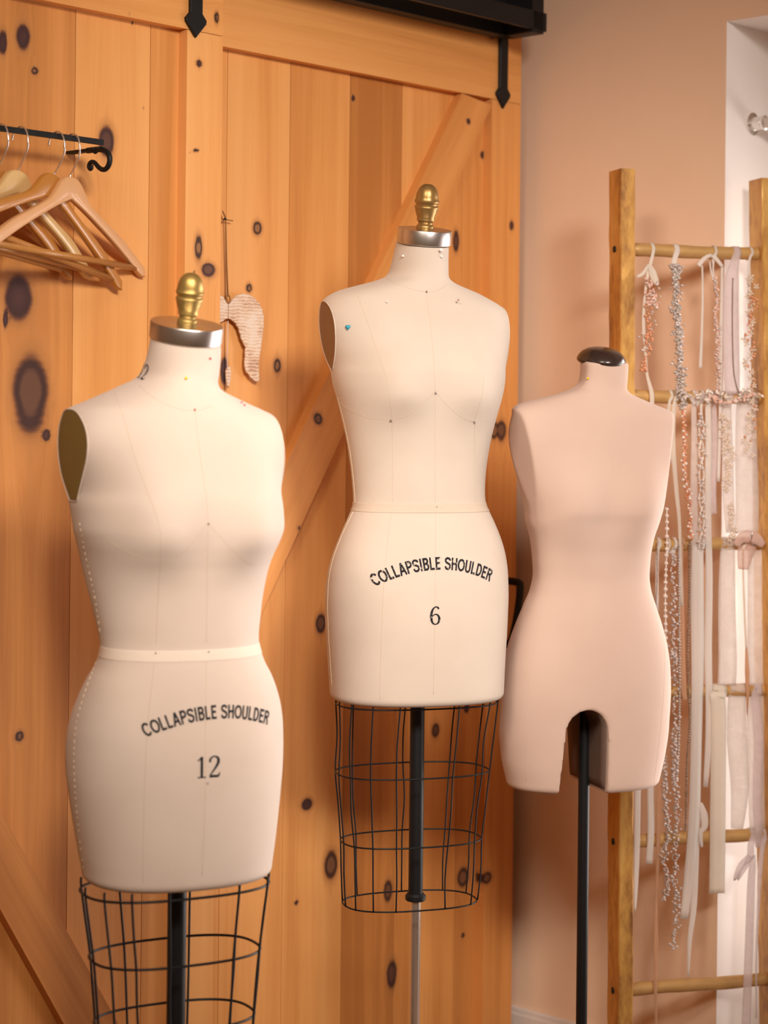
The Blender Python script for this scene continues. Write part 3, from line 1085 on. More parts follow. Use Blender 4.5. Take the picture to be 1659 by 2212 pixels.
def hull(pts, no, n=72):
    """convex outline of points on a plane, evenly resampled"""
    u = Vector((0, 0, 1)).cross(no).normalized(); v = no.cross(u).normalized()
    o = pts[0]
    q = sorted({(round((p - o).dot(u), 6), round((p - o).dot(v), 6)) for p in pts})
    def half(seq):
        h = []
        for p in seq:
            while len(h) > 1 and (h[-1][0] - h[-2][0]) * (p[1] - h[-2][1]) - (h[-1][1] - h[-2][1]) * (p[0] - h[-2][0]) <= 0: h.pop()
            h.append(p)
        return h[:-1]
    h = half(q) + half(q[::-1])
    P_ = [o + u * a + v * b for a, b in h]
    P_.append(P_[0])
    d = [0.0]
    for a, b in zip(P_[:-1], P_[1:]): d.append(d[-1] + (b - a).length)
    out = []
    for i in range(n):
        t = d[-1] * i / n
        k = max(0, min(len(P_) - 2, int(np.searchsorted(d, t, side='right')) - 1))
        out.append(P_[k].lerp(P_[k + 1], (t - d[k]) / max(d[k + 1] - d[k], 1e-9)))
    return out


def seam(form, pts, name='seam', r=0.0006, mat=None, n=10, off=0.0):
    """thin seam laid on the cloth through photographed points"""
    out = []
    pp = spline([Vector((x, y, 0)) for x, y in pts], n)
    for p in pp:
        h, nn = form.hit(p.x, p.y, off)
        if h is not None: out.append(h)
    if len(out) < 3: return None
    o = MB().tube(out, r, 6).build(name, mat or M['thread'])
    return form.child(o)


def stitches(form, pts, r=0.0004, gap=0.66, step=0.0085, name='stitching'):
    pp = spline([Vector((x, y, 0)) for x, y in pts], 24)
    hs = []
    for p in pp:
        h, nn = form.hit(p.x, p.y, 0.0004)
        if h is not None: hs.append(h)
    if len(hs) < 3: return
    mb = MB(); acc = 0; cur = []
    for a, b in zip(hs[:-1], hs[1:]):
        acc += (b - a).length
        ph = (acc / step) % 1.0
        if ph < gap: cur.append(a)
        elif len(cur) > 1:
            mb.tube(cur, r, 6); cur = []
        else: cur = []
    return form.child(mb.build(name, M['stitch']))


def ring_band(form, name, z0, z1, th, mat, dip=0.0, n=120):
    """a tape round the form between z0 and z1"""
    V, Fc = [], []
    t = np.linspace(0, 2 * PI, n, endpoint=False)
    prof = [(z0, 0.0002), (z0 + 0.0008, th), ((z0 + z1) / 2, th), (z1 - 0.0008, th), (z1, 0.0002)]
    for z, off in prof:
        a, yc, bf, bb, nn, xo = form.at(z)
        x, y = form.section(z, a + off, yc, bf + off, bb + off, nn, t, xo)
        V += [(x[i], y[i], z + dip * (-math.sin(t[i]))) for i in range(n)]
    for r in range(len(prof) - 1):
        for i in range(n):
            j = (i + 1) % n
            Fc.append((r * n + i, r * n + j, (r + 1) * n + j, (r + 1) * n + i))
    return form.child(flat(mesh_obj(name, V, Fc, mat), 20))


# lettering --------------------------------------------------------
def stroke(pts, widths, n=14):
    """a pen stroke of varying width -> verts, faces in the xy plane"""
    P3 = [Vector((p[0], p[1], w)) for p, w in zip(pts, widths)]
    S = spline(P3, n) if len(P3) > 2 else [P3[0].lerp(P3[1], i / 6) for i in range(7)]
    vs, fs = [], []
    for i, p in enumerate(S):
        a = S[max(i - 1, 0)]; b = S[min(i + 1, len(S) - 1)]
        t = Vector((b.x - a.x, b.y - a.y)); t = t.normalized() if t.length > 1e-9 else Vector((0, 1))
        nn = Vector((-t.y, t.x))
        for sgn in (-1, 0, 1):
            vs.append(Vector((p.x + nn.x * sgn * p.z / 2, p.y + nn.y * sgn * p.z / 2, 0)))
    for i in range(len(S) - 1):
        for k in range(2):
            fs.append((i * 3 + k, i * 3 + k + 1, i * 3 + k + 4, i * 3 + k + 3))
    return vs, fs


DIG = {
    '1': [([(0.10, 0.80), (0.20, 0.86), (0.30, 0.96)], [0.03, 0.05, 0.05]), ([(0.30, 0.98), (0.30, 0.5), (0.30, 0.03)], [0.10, 0.10, 0.10]), ([(0.10, 0.02), (0.50, 0.02)], [0.045, 0.045])],
    '2': [([(0.08, 0.70), (0.11, 0.86), (0.28, 0.965), (0.47, 0.88), (0.50, 0.70), (0.40, 0.50), (0.22, 0.26), (0.07, 0.06)], [0.09, 0.075, 0.05, 0.09, 0.11, 0.09, 0.06, 0.05]),
          ([(0.06, 0.045), (0.30, 0.045), (0.50, 0.05), (0.56, 0.22)], [0.09, 0.09, 0.08, 0.03])],
    '6': [([(0.50, 0.86), (0.44, 0.95), (0.32, 0.975), (0.17, 0.85), (0.085, 0.60), (0.08, 0.35), (0.15, 0.12), (0.31, 0.03), (0.47, 0.12), (0.53, 0.31), (0.47, 0.50), (0.32, 0.58), (0.17, 0.50), (0.10, 0.36)],
           [0.085, 0.07, 0.05, 0.08, 0.11, 0.11, 0.08, 0.05, 0.08, 0.105, 0.08, 0.05, 0.04, 0.03])],
}


def _arc(cx, cy, rx, ry, a0, a1, n=9):
    return [(cx + rx * math.cos(math.radians(a0 + (a1 - a0) * i / (n - 1))), cy + ry * math.sin(math.radians(a0 + (a1 - a0) * i / (n - 1)))) for i in range(n)]


SW = 0.172
hw_ = SW / 2
CAPS = {
    'C': (0.70, [_arc(0.36, 0.5, 0.29, 0.5 - hw_, 38, 322, 15)]),
    'O': (0.76, [_arc(0.38, 0.5, 0.31, 0.5 - hw_, 90, 450, 25)]),
    'L': (0.56, [[(0.12, 1), (0.12, 0)], [(0.06, hw_), (0.52, hw_)]]),
    'A': (0.68, [[(0.06, 0), (0.34, 0.99)], [(0.62, 0), (0.34, 0.99)], [(0.17, 0.33), (0.51, 0.33)]]),
    'P': (0.64, [[(0.13, 0), (0.13, 1)], [(0.13, 1 - hw_), (0.34, 1 - hw_)] + _arc(0.34, 0.715, 0.2, 0.2125, 80, -80, 9) + [(0.30, 0.50), (0.13, 0.50)]]),
    'S': (0.65, [[(0.56, 0.74), (0.52, 0.86), (0.33, 0.928), (0.14, 0.86), (0.10, 0.72), (0.18, 0.59), (0.35, 0.52), (0.52, 0.43), (0.57, 0.28), (0.50, 0.13), (0.32, 0.072), (0.13, 0.13), (0.075, 0.29)]]),
    'I': (0.30, [[(0.15, 0), (0.15, 1)]]),
    'B': (0.65, [[(0.13, 0), (0.13, 1)], [(0.13, 1 - hw_), (0.33, 1 - hw_)] + _arc(0.33, 0.74, 0.18, 0.1875, 80, -80, 9) + [(0.30, 0.535), (0.13, 0.535)], [(0.30, 0.535)] + _arc(0.35, 0.30, 0.2, 0.228, 80, -80, 9) + [(0.30, hw_), (0.13, hw_)]]),
    'E': (0.60, [[(0.13, 0), (0.13, 1)], [(0.10, 1 - hw_), (0.55, 1 - hw_)], [(0.10, 0.52), (0.51, 0.52)], [(0.10, hw_), (0.56, hw_)]]),
    'H': (0.70, [[(0.13, 0), (0.13, 1)], [(0.57, 0), (0.57, 1)], [(0.13, 0.52), (0.57, 0.52)]]),
    'U': (0.70, [[(0.13, 1), (0.13, 0.36)] + _arc(0.35, 0.30, 0.22, 0.228, 190, 350, 9) + [(0.57, 0.36), (0.57, 1)]]),
    'D': (0.69, [[(0.13, 0), (0.13, 1)], [(0.13, 1 - hw_), (0.28, 1 - hw_)] + _arc(0.28, 0.5, 0.30, 0.4275, 80, -80, 11) + [(0.26, hw_), (0.13, hw_)]]),
    'R': (0.69, [[(0.13, 0), (0.13, 1)], [(0.13, 1 - hw_), (0.36, 1 - hw_)] + _arc(0.36, 0.73, 0.2, 0.1975, 80, -80, 9) + [(0.32, 0.53), (0.13, 0.53)], [(0.36, 0.52), (0.48, 0.32), (0.60, 0.0)]]),
    ' ': (0.34, []),
}


def capitals(text):
    vs, fs = [], []
    x = 0
    for ch in text:
        w_, strokes = CAPS[ch]
        for pts in strokes:
            v, f = stroke(pts, [SW] * len(pts), 4)
            n = len(vs)
            vs += [Vector((p.x + x, p.y, 0)) for p in v]; fs += [tuple(i + n for i in q) for q in f]
        x += w_ + 0.035
    return [Vector((v.x - x / 2, v.y, 0)) for v in vs], fs, x


def print_on(form, name, vs, fs, fn, mat, off=0.00045):
    """fn maps a flat letter point to (x, z) on the front of the form"""
    out = []
    last = Vector((0, -0.1, 1))
    for v in vs:
        x, z = fn(v)
        h, nn = form.front(x, z, off)
        if h is None: h = last
        last = h
        out.append(h)
    o = mesh_obj(name, out, fs, mat, smooth=True)
    return form.child(o)


def digits(s):
    vs, fs = [], []
    x = 0
    for ch in s:
        for pts, wd in DIG[ch]:
            v, f = stroke(pts, [q * 1.28 for q in wd])
            n = len(vs)
            vs += [Vector((p.x + x, p.y, 0)) for p in v]; fs += [tuple(i + n for i in q) for q in f]
        x += 0.66 if ch != '1' else 0.62
    xs = [v.x for v in vs]; c = (min(xs) + max(xs)) / 2
    return [Vector((v.x - c, v.y, 0)) for v in vs], fs


def lettering(form, l_px, r_px, mid_px, num_px, num_h, num, ink):
    """arched line of capitals through three photographed baseline points, number beneath"""
    a, _ = form.hit(*l_px); b, _ = form.hit(*r_px); m, _ = form.hit(*mid_px)
    A = Vector((a.x, a.z)); B = Vector((b.x, b.z)); Mv = Vector((m.x, m.z))
    # circle through three points
    d = 2 * (A.x * (B.y - Mv.y) + B.x * (Mv.y - A.y) + Mv.x * (A.y - B.y))
    ux = (A.length_squared * (B.y - Mv.y) + B.length_squared * (Mv.y - A.y) + Mv.length_squared * (A.y - B.y)) / d
    uy = (A.length_squared * (Mv.x - B.x) + B.length_squared * (A.x - Mv.x) + Mv.length_squared * (B.x - A.x)) / d
    Cc = Vector((ux, uy)); R = (A - Cc).length
    t0 = math.atan2(A.x - Cc.x, A.y - Cc.y); t1 = math.atan2(B.x - Cc.x, B.y - Cc.y)
    cap = form.cap_h
    vs, fs, wdt = capitals('COLLAPSIBLE SHOULDER')
    ch = 1.0
    def fn(v):
        t = t0 + (t1 - t0) * (v.x / wdt + 0.5)
        r = R + v.y / ch * cap
        return Cc.x + r * math.sin(t), Cc.y + r * math.cos(t)
    print_on(form, 'printed_lettering', vs, fs, fn, ink)
    h, _ = form.hit(*num_px)
    vs, fs = digits(num)
    def fn2(v):
        return h.x + v.x * num_h * 1.02, h.z + (v.y - 0.5) * num_h
    print_on(form, 'printed_number', vs, fs, fn2, ink)


def lathe_part(form, name, prof, base, axis, mat, n=40):
    q = axis.to_track_quat('Z', 'Y').to_matrix().to_4x4()
    o = MB().lathe(prof, Matrix.Translation(base) @ q, n).build(name, mat)
    flat(o, 40)
    return form.child(o)


def neck_cap(form, c, axis, a, b, h, mat):
    """flat metal cap with an oval outline following the neck"""
    q = Matrix.Rotation(0, 4, 'Z')
    X = Vector((1, 0, 0)); Yv = axis.cross(X).normalized(); X = Yv.cross(axis).normalized()
    n = 72
    prof = [(0.985, 0.0), (1.0, 0.001), (1.0, h - 0.0012), (0.988, h), (0.3, h)]
    vs, fs = [], []
    for s, z in prof:
        for k in range(n):
            t = 2 * PI * k / n
            vs.append(c + X * (a * s * math.cos(t)) + Yv * (b * s * math.sin(t)) + axis * z)
    for r in range(len(prof) - 1):
        for k in range(n):
            k2 = (k + 1) % n
            fs.append((r * n + k, r * n + k2, (r + 1) * n + k2, (r + 1) * n + k))
    fs.append(tuple(range(n - 1, -1, -1)))
    fs.append(tuple((len(prof) - 1) * n + k for k in range(n)))
    o = mesh_obj('neck_cap', vs, fs, mat)
    flat(o, 30)
    return form.child(o)


KNOB = [(0.0195, 0.0), (0.0200, 0.001), (0.0200, 0.008), (0.0190, 0.0095), (0.0165, 0.012), (0.0162, 0.016), (0.0190, 0.020), (0.0205, 0.0205),
        (0.0205, 0.023), (0.0200, 0.026), (0.0225, 0.033), (0.0250, 0.041), (0.0262, 0.047), (0.0272, 0.049), (0.0275, 0.0515), (0.0262, 0.0535), (0.0245, 0.0555), (0.0245, 0.0575),
        (0.0270, 0.0605), (0.0285, 0.063), (0.0288, 0.0650), (0.0275, 0.067), (0.0265, 0.069), (0.0260, 0.075), (0.0245, 0.083), (0.0215, 0.091), (0.0165, 0.098), (0.0095, 0.1025), (0.003, 0.1035)]


def cage(form, rings, wires, wire_r, mat, bend=0.0):
    """rings: (row y, left px, right px, depth ratio); wires: angles in degrees"""
    n = 80
    rr = []
    for (y, xl, xr, ratio, tlt) in rings:
        z = P((xl + xr) / 2, y, form.Yc).z
        a = (xr - xl) / 2 * form.Yc / F / math.sqrt(form.cy ** 2 + (ratio * form.sy) ** 2)
        X = P((xl + xr) / 2, y, form.Yc).x
        # centre along local axes: shift along x only
        off = (X - form.c.x) / form.cy
        rr.append((z, a, a * ratio, off))
    def pt(i, t):
        z, a, b, off = rr[i]
        c, s = math.cos(t), math.sin(t)
        k = 2 / 2.6
        return Vector((off + a * math.copysign(abs(c) ** k, c), b * math.copysign(abs(s) ** k, s), z))
    for i in range(len(rr)):
        o = MB().tube([pt(i, 2 * PI * k / n) for k in range(n)], wire_r, 8, closed=True).build('cage_ring', mat)
        form.child(o)
    for w in wires:
        ang = math.radians(w)
        pts = [pt(i, ang) + Vector((math.cos(ang), math.sin(ang), 0)) * wire_r for i in range(len(rr))]
        top = pts[0] + Vector((0, 0, 0.012))
        jig = [Vector((rng.normal() * bend, rng.normal() * bend, 0)) for _ in pts]
        path = [top]
        for i in range(len(pts)):
            path.append(pts[i])
            if i < len(pts) - 1:
                path.append(pts[i].lerp(pts[i + 1], 0.5) + jig[i])
        o = MB().tube(spline(path, 3), wire_r * 0.95, 8).build('cage_wire', mat)
        form.child(o)
    return rr


def stand(form, z_top, z_mid, r1, r2, m1, m2, collar=True, base_r=0.14):
    if z_mid is not None:
        form.child(flat(MB().lathe([(r1, z_mid), (r1, z_top)], None, 32).build('pole', m1)))
        form.child(flat(MB().lathe([(r2, 0.05), (r2, z_mid + 0.02)], None, 32).build('lower_pole', m2)))
        form.child(flat(MB().lathe([(r1 * 1.25, z_mid - 0.006), (r1 * 1.42, z_mid - 0.004), (r1 * 1.42, z_mid + 0.002), (r1 * 1.15, z_mid + 0.006)], None, 32).build('pole_collar', M['black'])))
    else:
        form.child(flat(MB().lathe([(r1, 0.05), (r1, z_top)], None, 32).build('pole', m1)))
    mb = MB()
    mb.lathe([(0.05, 0.05), (0.05, 0.075), (0.03, 0.10), (r1 * 1.2, 0.16)], None, 28)
    for k in range(4):
        a = PI / 4 + k * PI / 2
        d = Vector((math.cos(a), math.sin(a), 0))
        mb.tube([d * 0.03 + Vector((0, 0, 0.08)), d * 0.12 + Vector((0, 0, 0.065)), d * base_r + Vector((0, 0, 0.045))], [0.016, 0.014, 0.011], 10)
        mb.ball(d * base_r + Vector((0, 0, 0.024)), 0.024, 2)
    form.child(mb.build('stand_base', M['iron']))


# ---------------- form with number 12 (front left)
L12 = [(326, 726), (323, 745), (318, 766), (311, 790), (303, 808), (292, 820), (253, 836), (214, 855), (176, 872), (145, 884), (131, 892), (125, 905), (126, 960), (134, 1010), (143, 1060), (147, 1080), (151, 1100), (160, 1150), (168, 1187), (176, 1223), (191, 1281), (203, 1324), (213, 1370), (216, 1390), (213, 1410), (206, 1430),
       (190, 1454), (171, 1494), (155, 1533), (145, 1569), (140.5, 1608), (141, 1655), (147, 1706), (157, 1770), (167, 1825), (175, 1868), (178, 1890)]
R12 = [(478, 726), (478, 745), (477, 766), (476, 785), (474, 808), (471, 830), (478, 842), (496, 851), (542, 872), (573, 886), (590, 893), (604, 905), (606, 960), (606, 1010), (608, 1060), (610, 1080), (613, 1110), (615, 1139), (610, 1158), (596, 1185), (584, 1212), (575, 1250), (567, 1293), (563, 1332), (559, 1370), (559, 1388), (563, 1405), (573, 1433),
       (587, 1462), (599, 1494), (606, 1521), (611, 1561), (612, 1608), (611, 1655), (608, 1695), (602, 1754), (597, 1805), (592, 1841), (588, 1870), (586, 1890)]
rows12 = [700, 735, 765, 790, 810, 822, 832, 842, 852, 862, 872, 882, 890, 896, 904, 916, 930, 945, 960, 980, 1000, 1018, 1035, 1050, 1062, 1070, 1085, 1110, 1139, 1165, 1195, 1225, 1260, 1300, 1340, 1375, 1390, 1405, 1430, 1460, 1495, 1535, 1575, 1615, 1660, 1710, 1770, 1830, 1870, 1892]
dep12 = [(700, 0.060, 0.042, 2.0), (800, 0.057, 0.050, 2.0), (825, 0.060, 0.064, 2.0), (850, 0.067, 0.084, 2.0), (880, 0.077, 0.098, 2.05), (930, 0.088, 0.106, 2.15), (1000, 0.096, 0.108, 2.2), (1080, 0.100, 0.104, 2.2), (1150, 0.098, 0.097, 2.2), (1220, 0.090, 0.090, 2.15),
         (1300, 0.084, 0.081, 2.1), (1390, 0.082, 0.077, 2.1), (1480, 0.096, 0.097, 2.15), (1600, 0.107, 0.117, 2.2), (1700, 0.107, 0.113, 2.25), (1890, 0.099, 0.098, 2.3)]
zb12 = P(380, 1148, 2.65).z
form12 = Form('dress_form', 'largest cream linen dress form at left, printed 12, gold knob on its neck', 'dress form', 2.65, (383, 1900), math.radians(27),
              L12, R12, rows12, dep12, (zb12, 0.068, 0.027, 0.050, 0.080, 0.044), (886, 1076, 0.054), None)
nc12 = P(401, 735, 2.65)
bpy.context.view_layer.update()


def local(form, p):
    return form.root.matrix_world.inverted() @ Vector(p)


tilt = math.radians(13)
ax = Vector((0, -math.sin(tilt), math.cos(tilt)))
lc = local(form12, nc12)
ncl = Vector((0, form12.F_[-1, 2], lc.z))
torso(form12, M['cloth12'], M['plate12'], -0.05, (ncl, ax))


def cap_and_knob(form, lc, ax, cap_h, scale, cap_mat, knob_mat, grow=1.0):
    a, yc, bf, bb, n, xo = form.at(lc.z)
    c = Vector((xo, yc + (bb - bf) / 2, lc.z))
    neck_cap(form, c, ax, a * grow, (bf + bb) / 2 * grow * 1.02, cap_h, cap_mat)
    lathe_part(form, 'neck_knob', [(r * scale, z * scale) for r, z in KNOB], c + ax * (cap_h - 0.0005), ax, knob_mat)


cap_and_knob(form12, ncl, ax, 0.0225, 0.66, M['steel'], M['goldpaint'], 1.03)
form12.cap_h = 0.0175
zt0 = local(form12, P(400, 1413, 2.62)).z
za = P(390, 1412, 2.65).z; zb_ = P(390, 1391, 2.65).z
ring_band(form12, 'waist_tape', za - 0.0005, zb_ + 0.001, 0.0007, M['tape12'])
for pts in ([(248, 850), (268, 905), (292, 990), (318, 1060), (340, 1120), (347, 1160), (346, 1215), (341, 1300), (337, 1390)], [(335, 1416), (328, 1480), (320, 1560), (313, 1680), (310, 1790), (309, 1905)],
            [(421, 890), (432, 980), (446, 1080), (449, 1127)], [(449, 1130), (448, 1250), (446, 1388)], [(446, 1416), (444, 1600), (443, 1750), (437, 1890)]):
    seam(form12, pts, 'princess_seam', 0.00032, M['thread'])
for pts in ([(449, 1129), (480, 1165), (520, 1205), (552, 1222)], [(446, 1132), (400, 1190), (345, 1212), (290, 1200), (235, 1170)]):
    seam(form12, pts, 'bust_seam', 0.00032, M['thread'])
seam(form12, [(300, 832), (330, 858), (375, 880), (421, 888), (460, 876)], 'neck_seam', 0.00032, M['thread'])
stitches(form12, [(172, 1130), (185, 1200), (203, 1280), (217, 1370)])
stitches(form12, [(221, 1400), (204, 1440), (182, 1500), (166, 1560), (160, 1620), (162, 1700), (169, 1780), (181, 1884)])
lettering(form12, (316, 1593), (578, 1566), (455, 1554), (451, 1656), 0.0275, '12', M['ink12'])
# number on the side of the neck
def neck_number(form, s, px, py, h):
    c, nn = form.hit(px, py)
    if c is None: return
    up = (Vector((0, 0, 1)) - nn * nn.z).normalized(); rt = up.cross(nn).normalized()
    rot = math.radians(-12)
    vs, fs = digits(s)
    out = []
    for v in vs:
        x = v.x * h * 0.95; y = (v.y - 0.5) * h
        x, y = x * math.cos(rot) - y * math.sin(rot), x * math.sin(rot) + y * math.cos(rot)
        q = c + rt * x + up * y
        loc, no, i_, d_ = form.bvh.find_nearest(q)
        if no.dot(nn) < 0: no = -no
        out.append(loc + no * 0.0005)
    form.child(mesh_obj('printed_neck_number', out, fs, M['ink12']))
neck_number(form12, '12', 311, 803, 0.023)
rr = cage(form12, [(1912, 187, 571, 0.62, 0), (2056, 205, 553, 0.62, 0), (2197, 215, 541, 0.62, 0), (2340, 224, 530, 0.62, 0)],
          [184, 210, 234, 258, 292, 326, 352, 30, 72, 108, 150], 0.0018, M['black'], 0.0004)
stand(form12, form12.zbot + 0.002, None, 0.0127, 0.01, M['black'], M['chrome'])

# ---------------- form with number 6 (middle)
L6 = [(857, 520), (855, 530), (847, 561), (841, 584), (832, 599), (807, 607.5), (774, 616), (750, 622.6), (724, 632), (705, 642), (697, 652), (694, 671), (693, 708), (697, 741), (704, 775), (713, 806), (720, 838), (730, 872), (740, 915), (749, 955), (755, 996), (760, 1039), (763, 1078), (763, 1090), (758, 1102), (744, 1135), (726, 1177), (710, 1221), (702.5, 1268),
      (701.5, 1310), (702.5, 1357), (706.7, 1414), (710, 1466), (713, 1492)]
R6 = [(970, 520), (969, 547), (968.6, 574), (969.6, 594), (975, 606), (995, 616), (1028, 627), (1061, 644), (1080, 654), (1090, 671), (1094, 708), (1094, 755), (1094, 791), (1092, 815), (1090, 838), (1083, 865), (1075, 892), (1065, 929), (1056.6, 969), (1050, 1016), (1047, 1049), (1048, 1076), (1051, 1090), (1057, 1104), (1072, 1135), (1085, 1169), (1093, 1201),
      (1097.5, 1242), (1098.6, 1294), (1096, 1357), (1092, 1425), (1089, 1477), (1088, 1495)]
rows6 = [505, 525, 545, 565, 585, 597, 605, 612, 620, 628, 637, 646, 654, 660, 666, 674, 684, 697, 710, 728, 745, 762, 780, 793, 801, 806, 830, 855, 880, 910, 945, 985, 1030, 1070, 1090, 1104, 1130, 1165, 1200, 1240, 1290, 1340, 1400, 1460, 1510]
dep6 = [(505, 0.054, 0.038, 2.0), (590, 0.051, 0.048, 2.0), (606, 0.054, 0.060, 2.0), (628, 0.061, 0.078, 2.0), (655, 0.070, 0.092, 2.05), (710, 0.081, 0.100, 2.15), (760, 0.091, 0.101, 2.2), (806, 0.097, 0.099, 2.2), (860, 0.094, 0.093, 2.2), (920, 0.087, 0.086, 2.15),
        (1000, 0.080, 0.075, 2.1), (1090, 0.077, 0.074, 2.1), (1170, 0.092, 0.092, 2.15), (1270, 0.104, 0.112, 2.2), (1350, 0.106, 0.108, 2.25), (1510, 0.100, 0.098, 2.35)]
Y6 = 3.2
form6 = Form('dress_form', 'tallest natural linen dress form in the middle, printed 6, teal heart by its shoulder', 'dress form', Y6, (902, 1500), math.radians(18),
             L6, R6, rows6, dep6, (P(900, 852, Y6).z, 0.066, 0.022, 0.046, 0.075, 0.040), (655, 808, 0.043), None)
bpy.context.view_layer.update()
tilt = math.radians(11)
ax = Vector((0, -math.sin(tilt), math.cos(tilt)))
lc = local(form6, P(912, 527, Y6))
ncl = Vector((0, form6.F_[-1, 2], lc.z))
torso(form6, M['cloth6'], M['plate6'], -0.02, (ncl, ax))
cap_and_knob(form6, ncl, ax, 0.0235, 0.70, M['steel'], M['bronzepaint'], 1.03)
form6.cap_h = 0.0195
ring_band(form6, 'waist_tape', P(900, 1103, Y6).z, P(900, 1084, Y6).z, 0.0008, M['tape6'])
for pts in ([(773, 640), (792, 690), (815, 760), (834, 815), (843, 870), (846, 905), (848, 980), (848, 1084)], [(845, 1106), (836, 1180), (828, 1280), (823, 1400), (820, 1512)],
            [(1045, 815), (1042, 850), (1032, 885), (1025, 912), (1026, 980), (1027, 1085)], [(921, 632), (934, 740), (940, 846)], [(940, 850), (940, 980), (940, 1085)], [(941, 1106), (940, 1300), (936, 1500)]):
    seam(form6, pts, 'princess_seam', 0.00032, M['thread'])
for pts in ([(938, 846), (915, 872), (880, 898), (845, 905), (800, 903), (755, 885), (735, 868)], [(941, 846), (965, 875), (1000, 903), (1025, 910), (1052, 906)]):
    seam(form6, pts, 'bust_seam', 0.00032, M['thread'])
seam(form6, [(834, 601), (860, 614), (890, 625), (921, 631), (945, 627), (965, 617)], 'neck_seam', 0.00032, M['thread'])
seam(form6, [(729, 858), (745, 920), (757, 980), (765, 1050), (767, 1084)], 'side_seam', 0.0006, M['stitch'])
seam(form6, [(763, 1105), (735, 1165), (715, 1225), (708, 1290), (710, 1370), (717, 1480)], 'side_seam', 0.0006, M['stitch'])
lettering(form6, (811, 1267), (1058, 1257), (940, 1231), (940, 1330), 0.0285, '6', M['ink6'])
cage(form6, [(1517, 729, 1071, 0.60, 0), (1664, 728, 1053, 0.60, 0), (1811, 739, 1036, 0.60, 0), (1945, 743, 1027, 0.60, 0)],
     [184, 206, 230, 252, 284, 316, 346, 18, 52, 88, 124, 156], 0.00135, M['black'], 0.0018)
stand(form6, form6.zbot + 0.002, P(897, 1937, Y6).z, 0.0117, 0.0088, M['black'], M['chrome'])

# ---------------- blush form with short legs (right)
L3 = [(1254, 760), (1253.7, 795), (1252, 819), (1247, 832), (1232, 842), (1179, 859), (1131, 870), (1112, 877), (1103, 890), (1102, 937), (1112, 994), (1121, 1056), (1132, 1113), (1143, 1160), (1149, 1203), (1151, 1241), (1145, 1270), (1131, 1303), (1112, 1350), (1098, 1388), (1086, 1440), (1079, 1516), (1076.6, 1568), (1079, 1616), (1088, 1668), (1096, 1690)]
R3 = [(1359, 760), (1358, 795), (1356.7, 823), (1355, 842), (1362, 851), (1383, 859), (1416, 873), (1440, 883), (1461, 890), (1470, 901), (1471, 914), (1464, 961), (1456, 1008), (1448, 1051), (1440, 1089), (1428, 1118), (1413.6, 1156), (1406.5, 1194), (1402.7, 1231), (1406.5, 1270), (1416, 1303), (1430, 1345), (1442, 1393), (1449, 1450), (1449.5, 1507), (1444.5, 1578), (1435, 1644), (1422, 1696)]
rows3 = [762, 785, 805, 822, 834, 842, 848, 854, 860, 866, 872, 878, 886, 892, 900, 912, 930, 950, 975, 1000, 1025, 1050, 1070, 1088, 1100, 1110, 1122, 1160, 1200, 1240, 1270, 1305, 1350, 1395, 1445, 1510, 1570, 1630, 1680, 1697]
dep3 = [(762, 0.049, 0.041, 2.0), (830, 0.049, 0.048, 2.0), (850, 0.053, 0.060, 2.0), (880, 0.062, 0.076, 2.05), (950, 0.076, 0.088, 2.15), (1030, 0.086, 0.090, 2.2), (1090, 0.090, 0.087, 2.2), (1160, 0.082, 0.079, 2.15),
        (1240, 0.076, 0.072, 2.1), (1320, 0.084, 0.084, 2.15), (1420, 0.094, 0.104, 2.2), (1520, 0.094, 0.104, 2.2), (1610, 0.088, 0.094, 2.2), (1697, 0.082, 0.084, 2.2)]
Y3 = 3.32
form3 = Form('dress_form', 'blush linen dress form with short legs and dark neck cap before ladder', 'dress form', Y3, (1263, 1540), math.radians(17),
             L3, R3, rows3, dep3, (P(1270, 1092, Y3).z, 0.064, 0.019, 0.044, 0.075, 0.066), (888, 1122, 0.042), None)
bpy.context.view_layer.update()
tilt = math.radians(9)
ax = Vector((0, -math.sin(tilt), math.cos(tilt)))
lc = local(form3, P(1306, 783, Y3))
ncl = Vector((0, form3.F_[-1, 2], lc.z))
t3 = torso(form3, M['cloth3'], M['cloth3'], -0.20, (ncl, ax), plate_as_cloth=True)
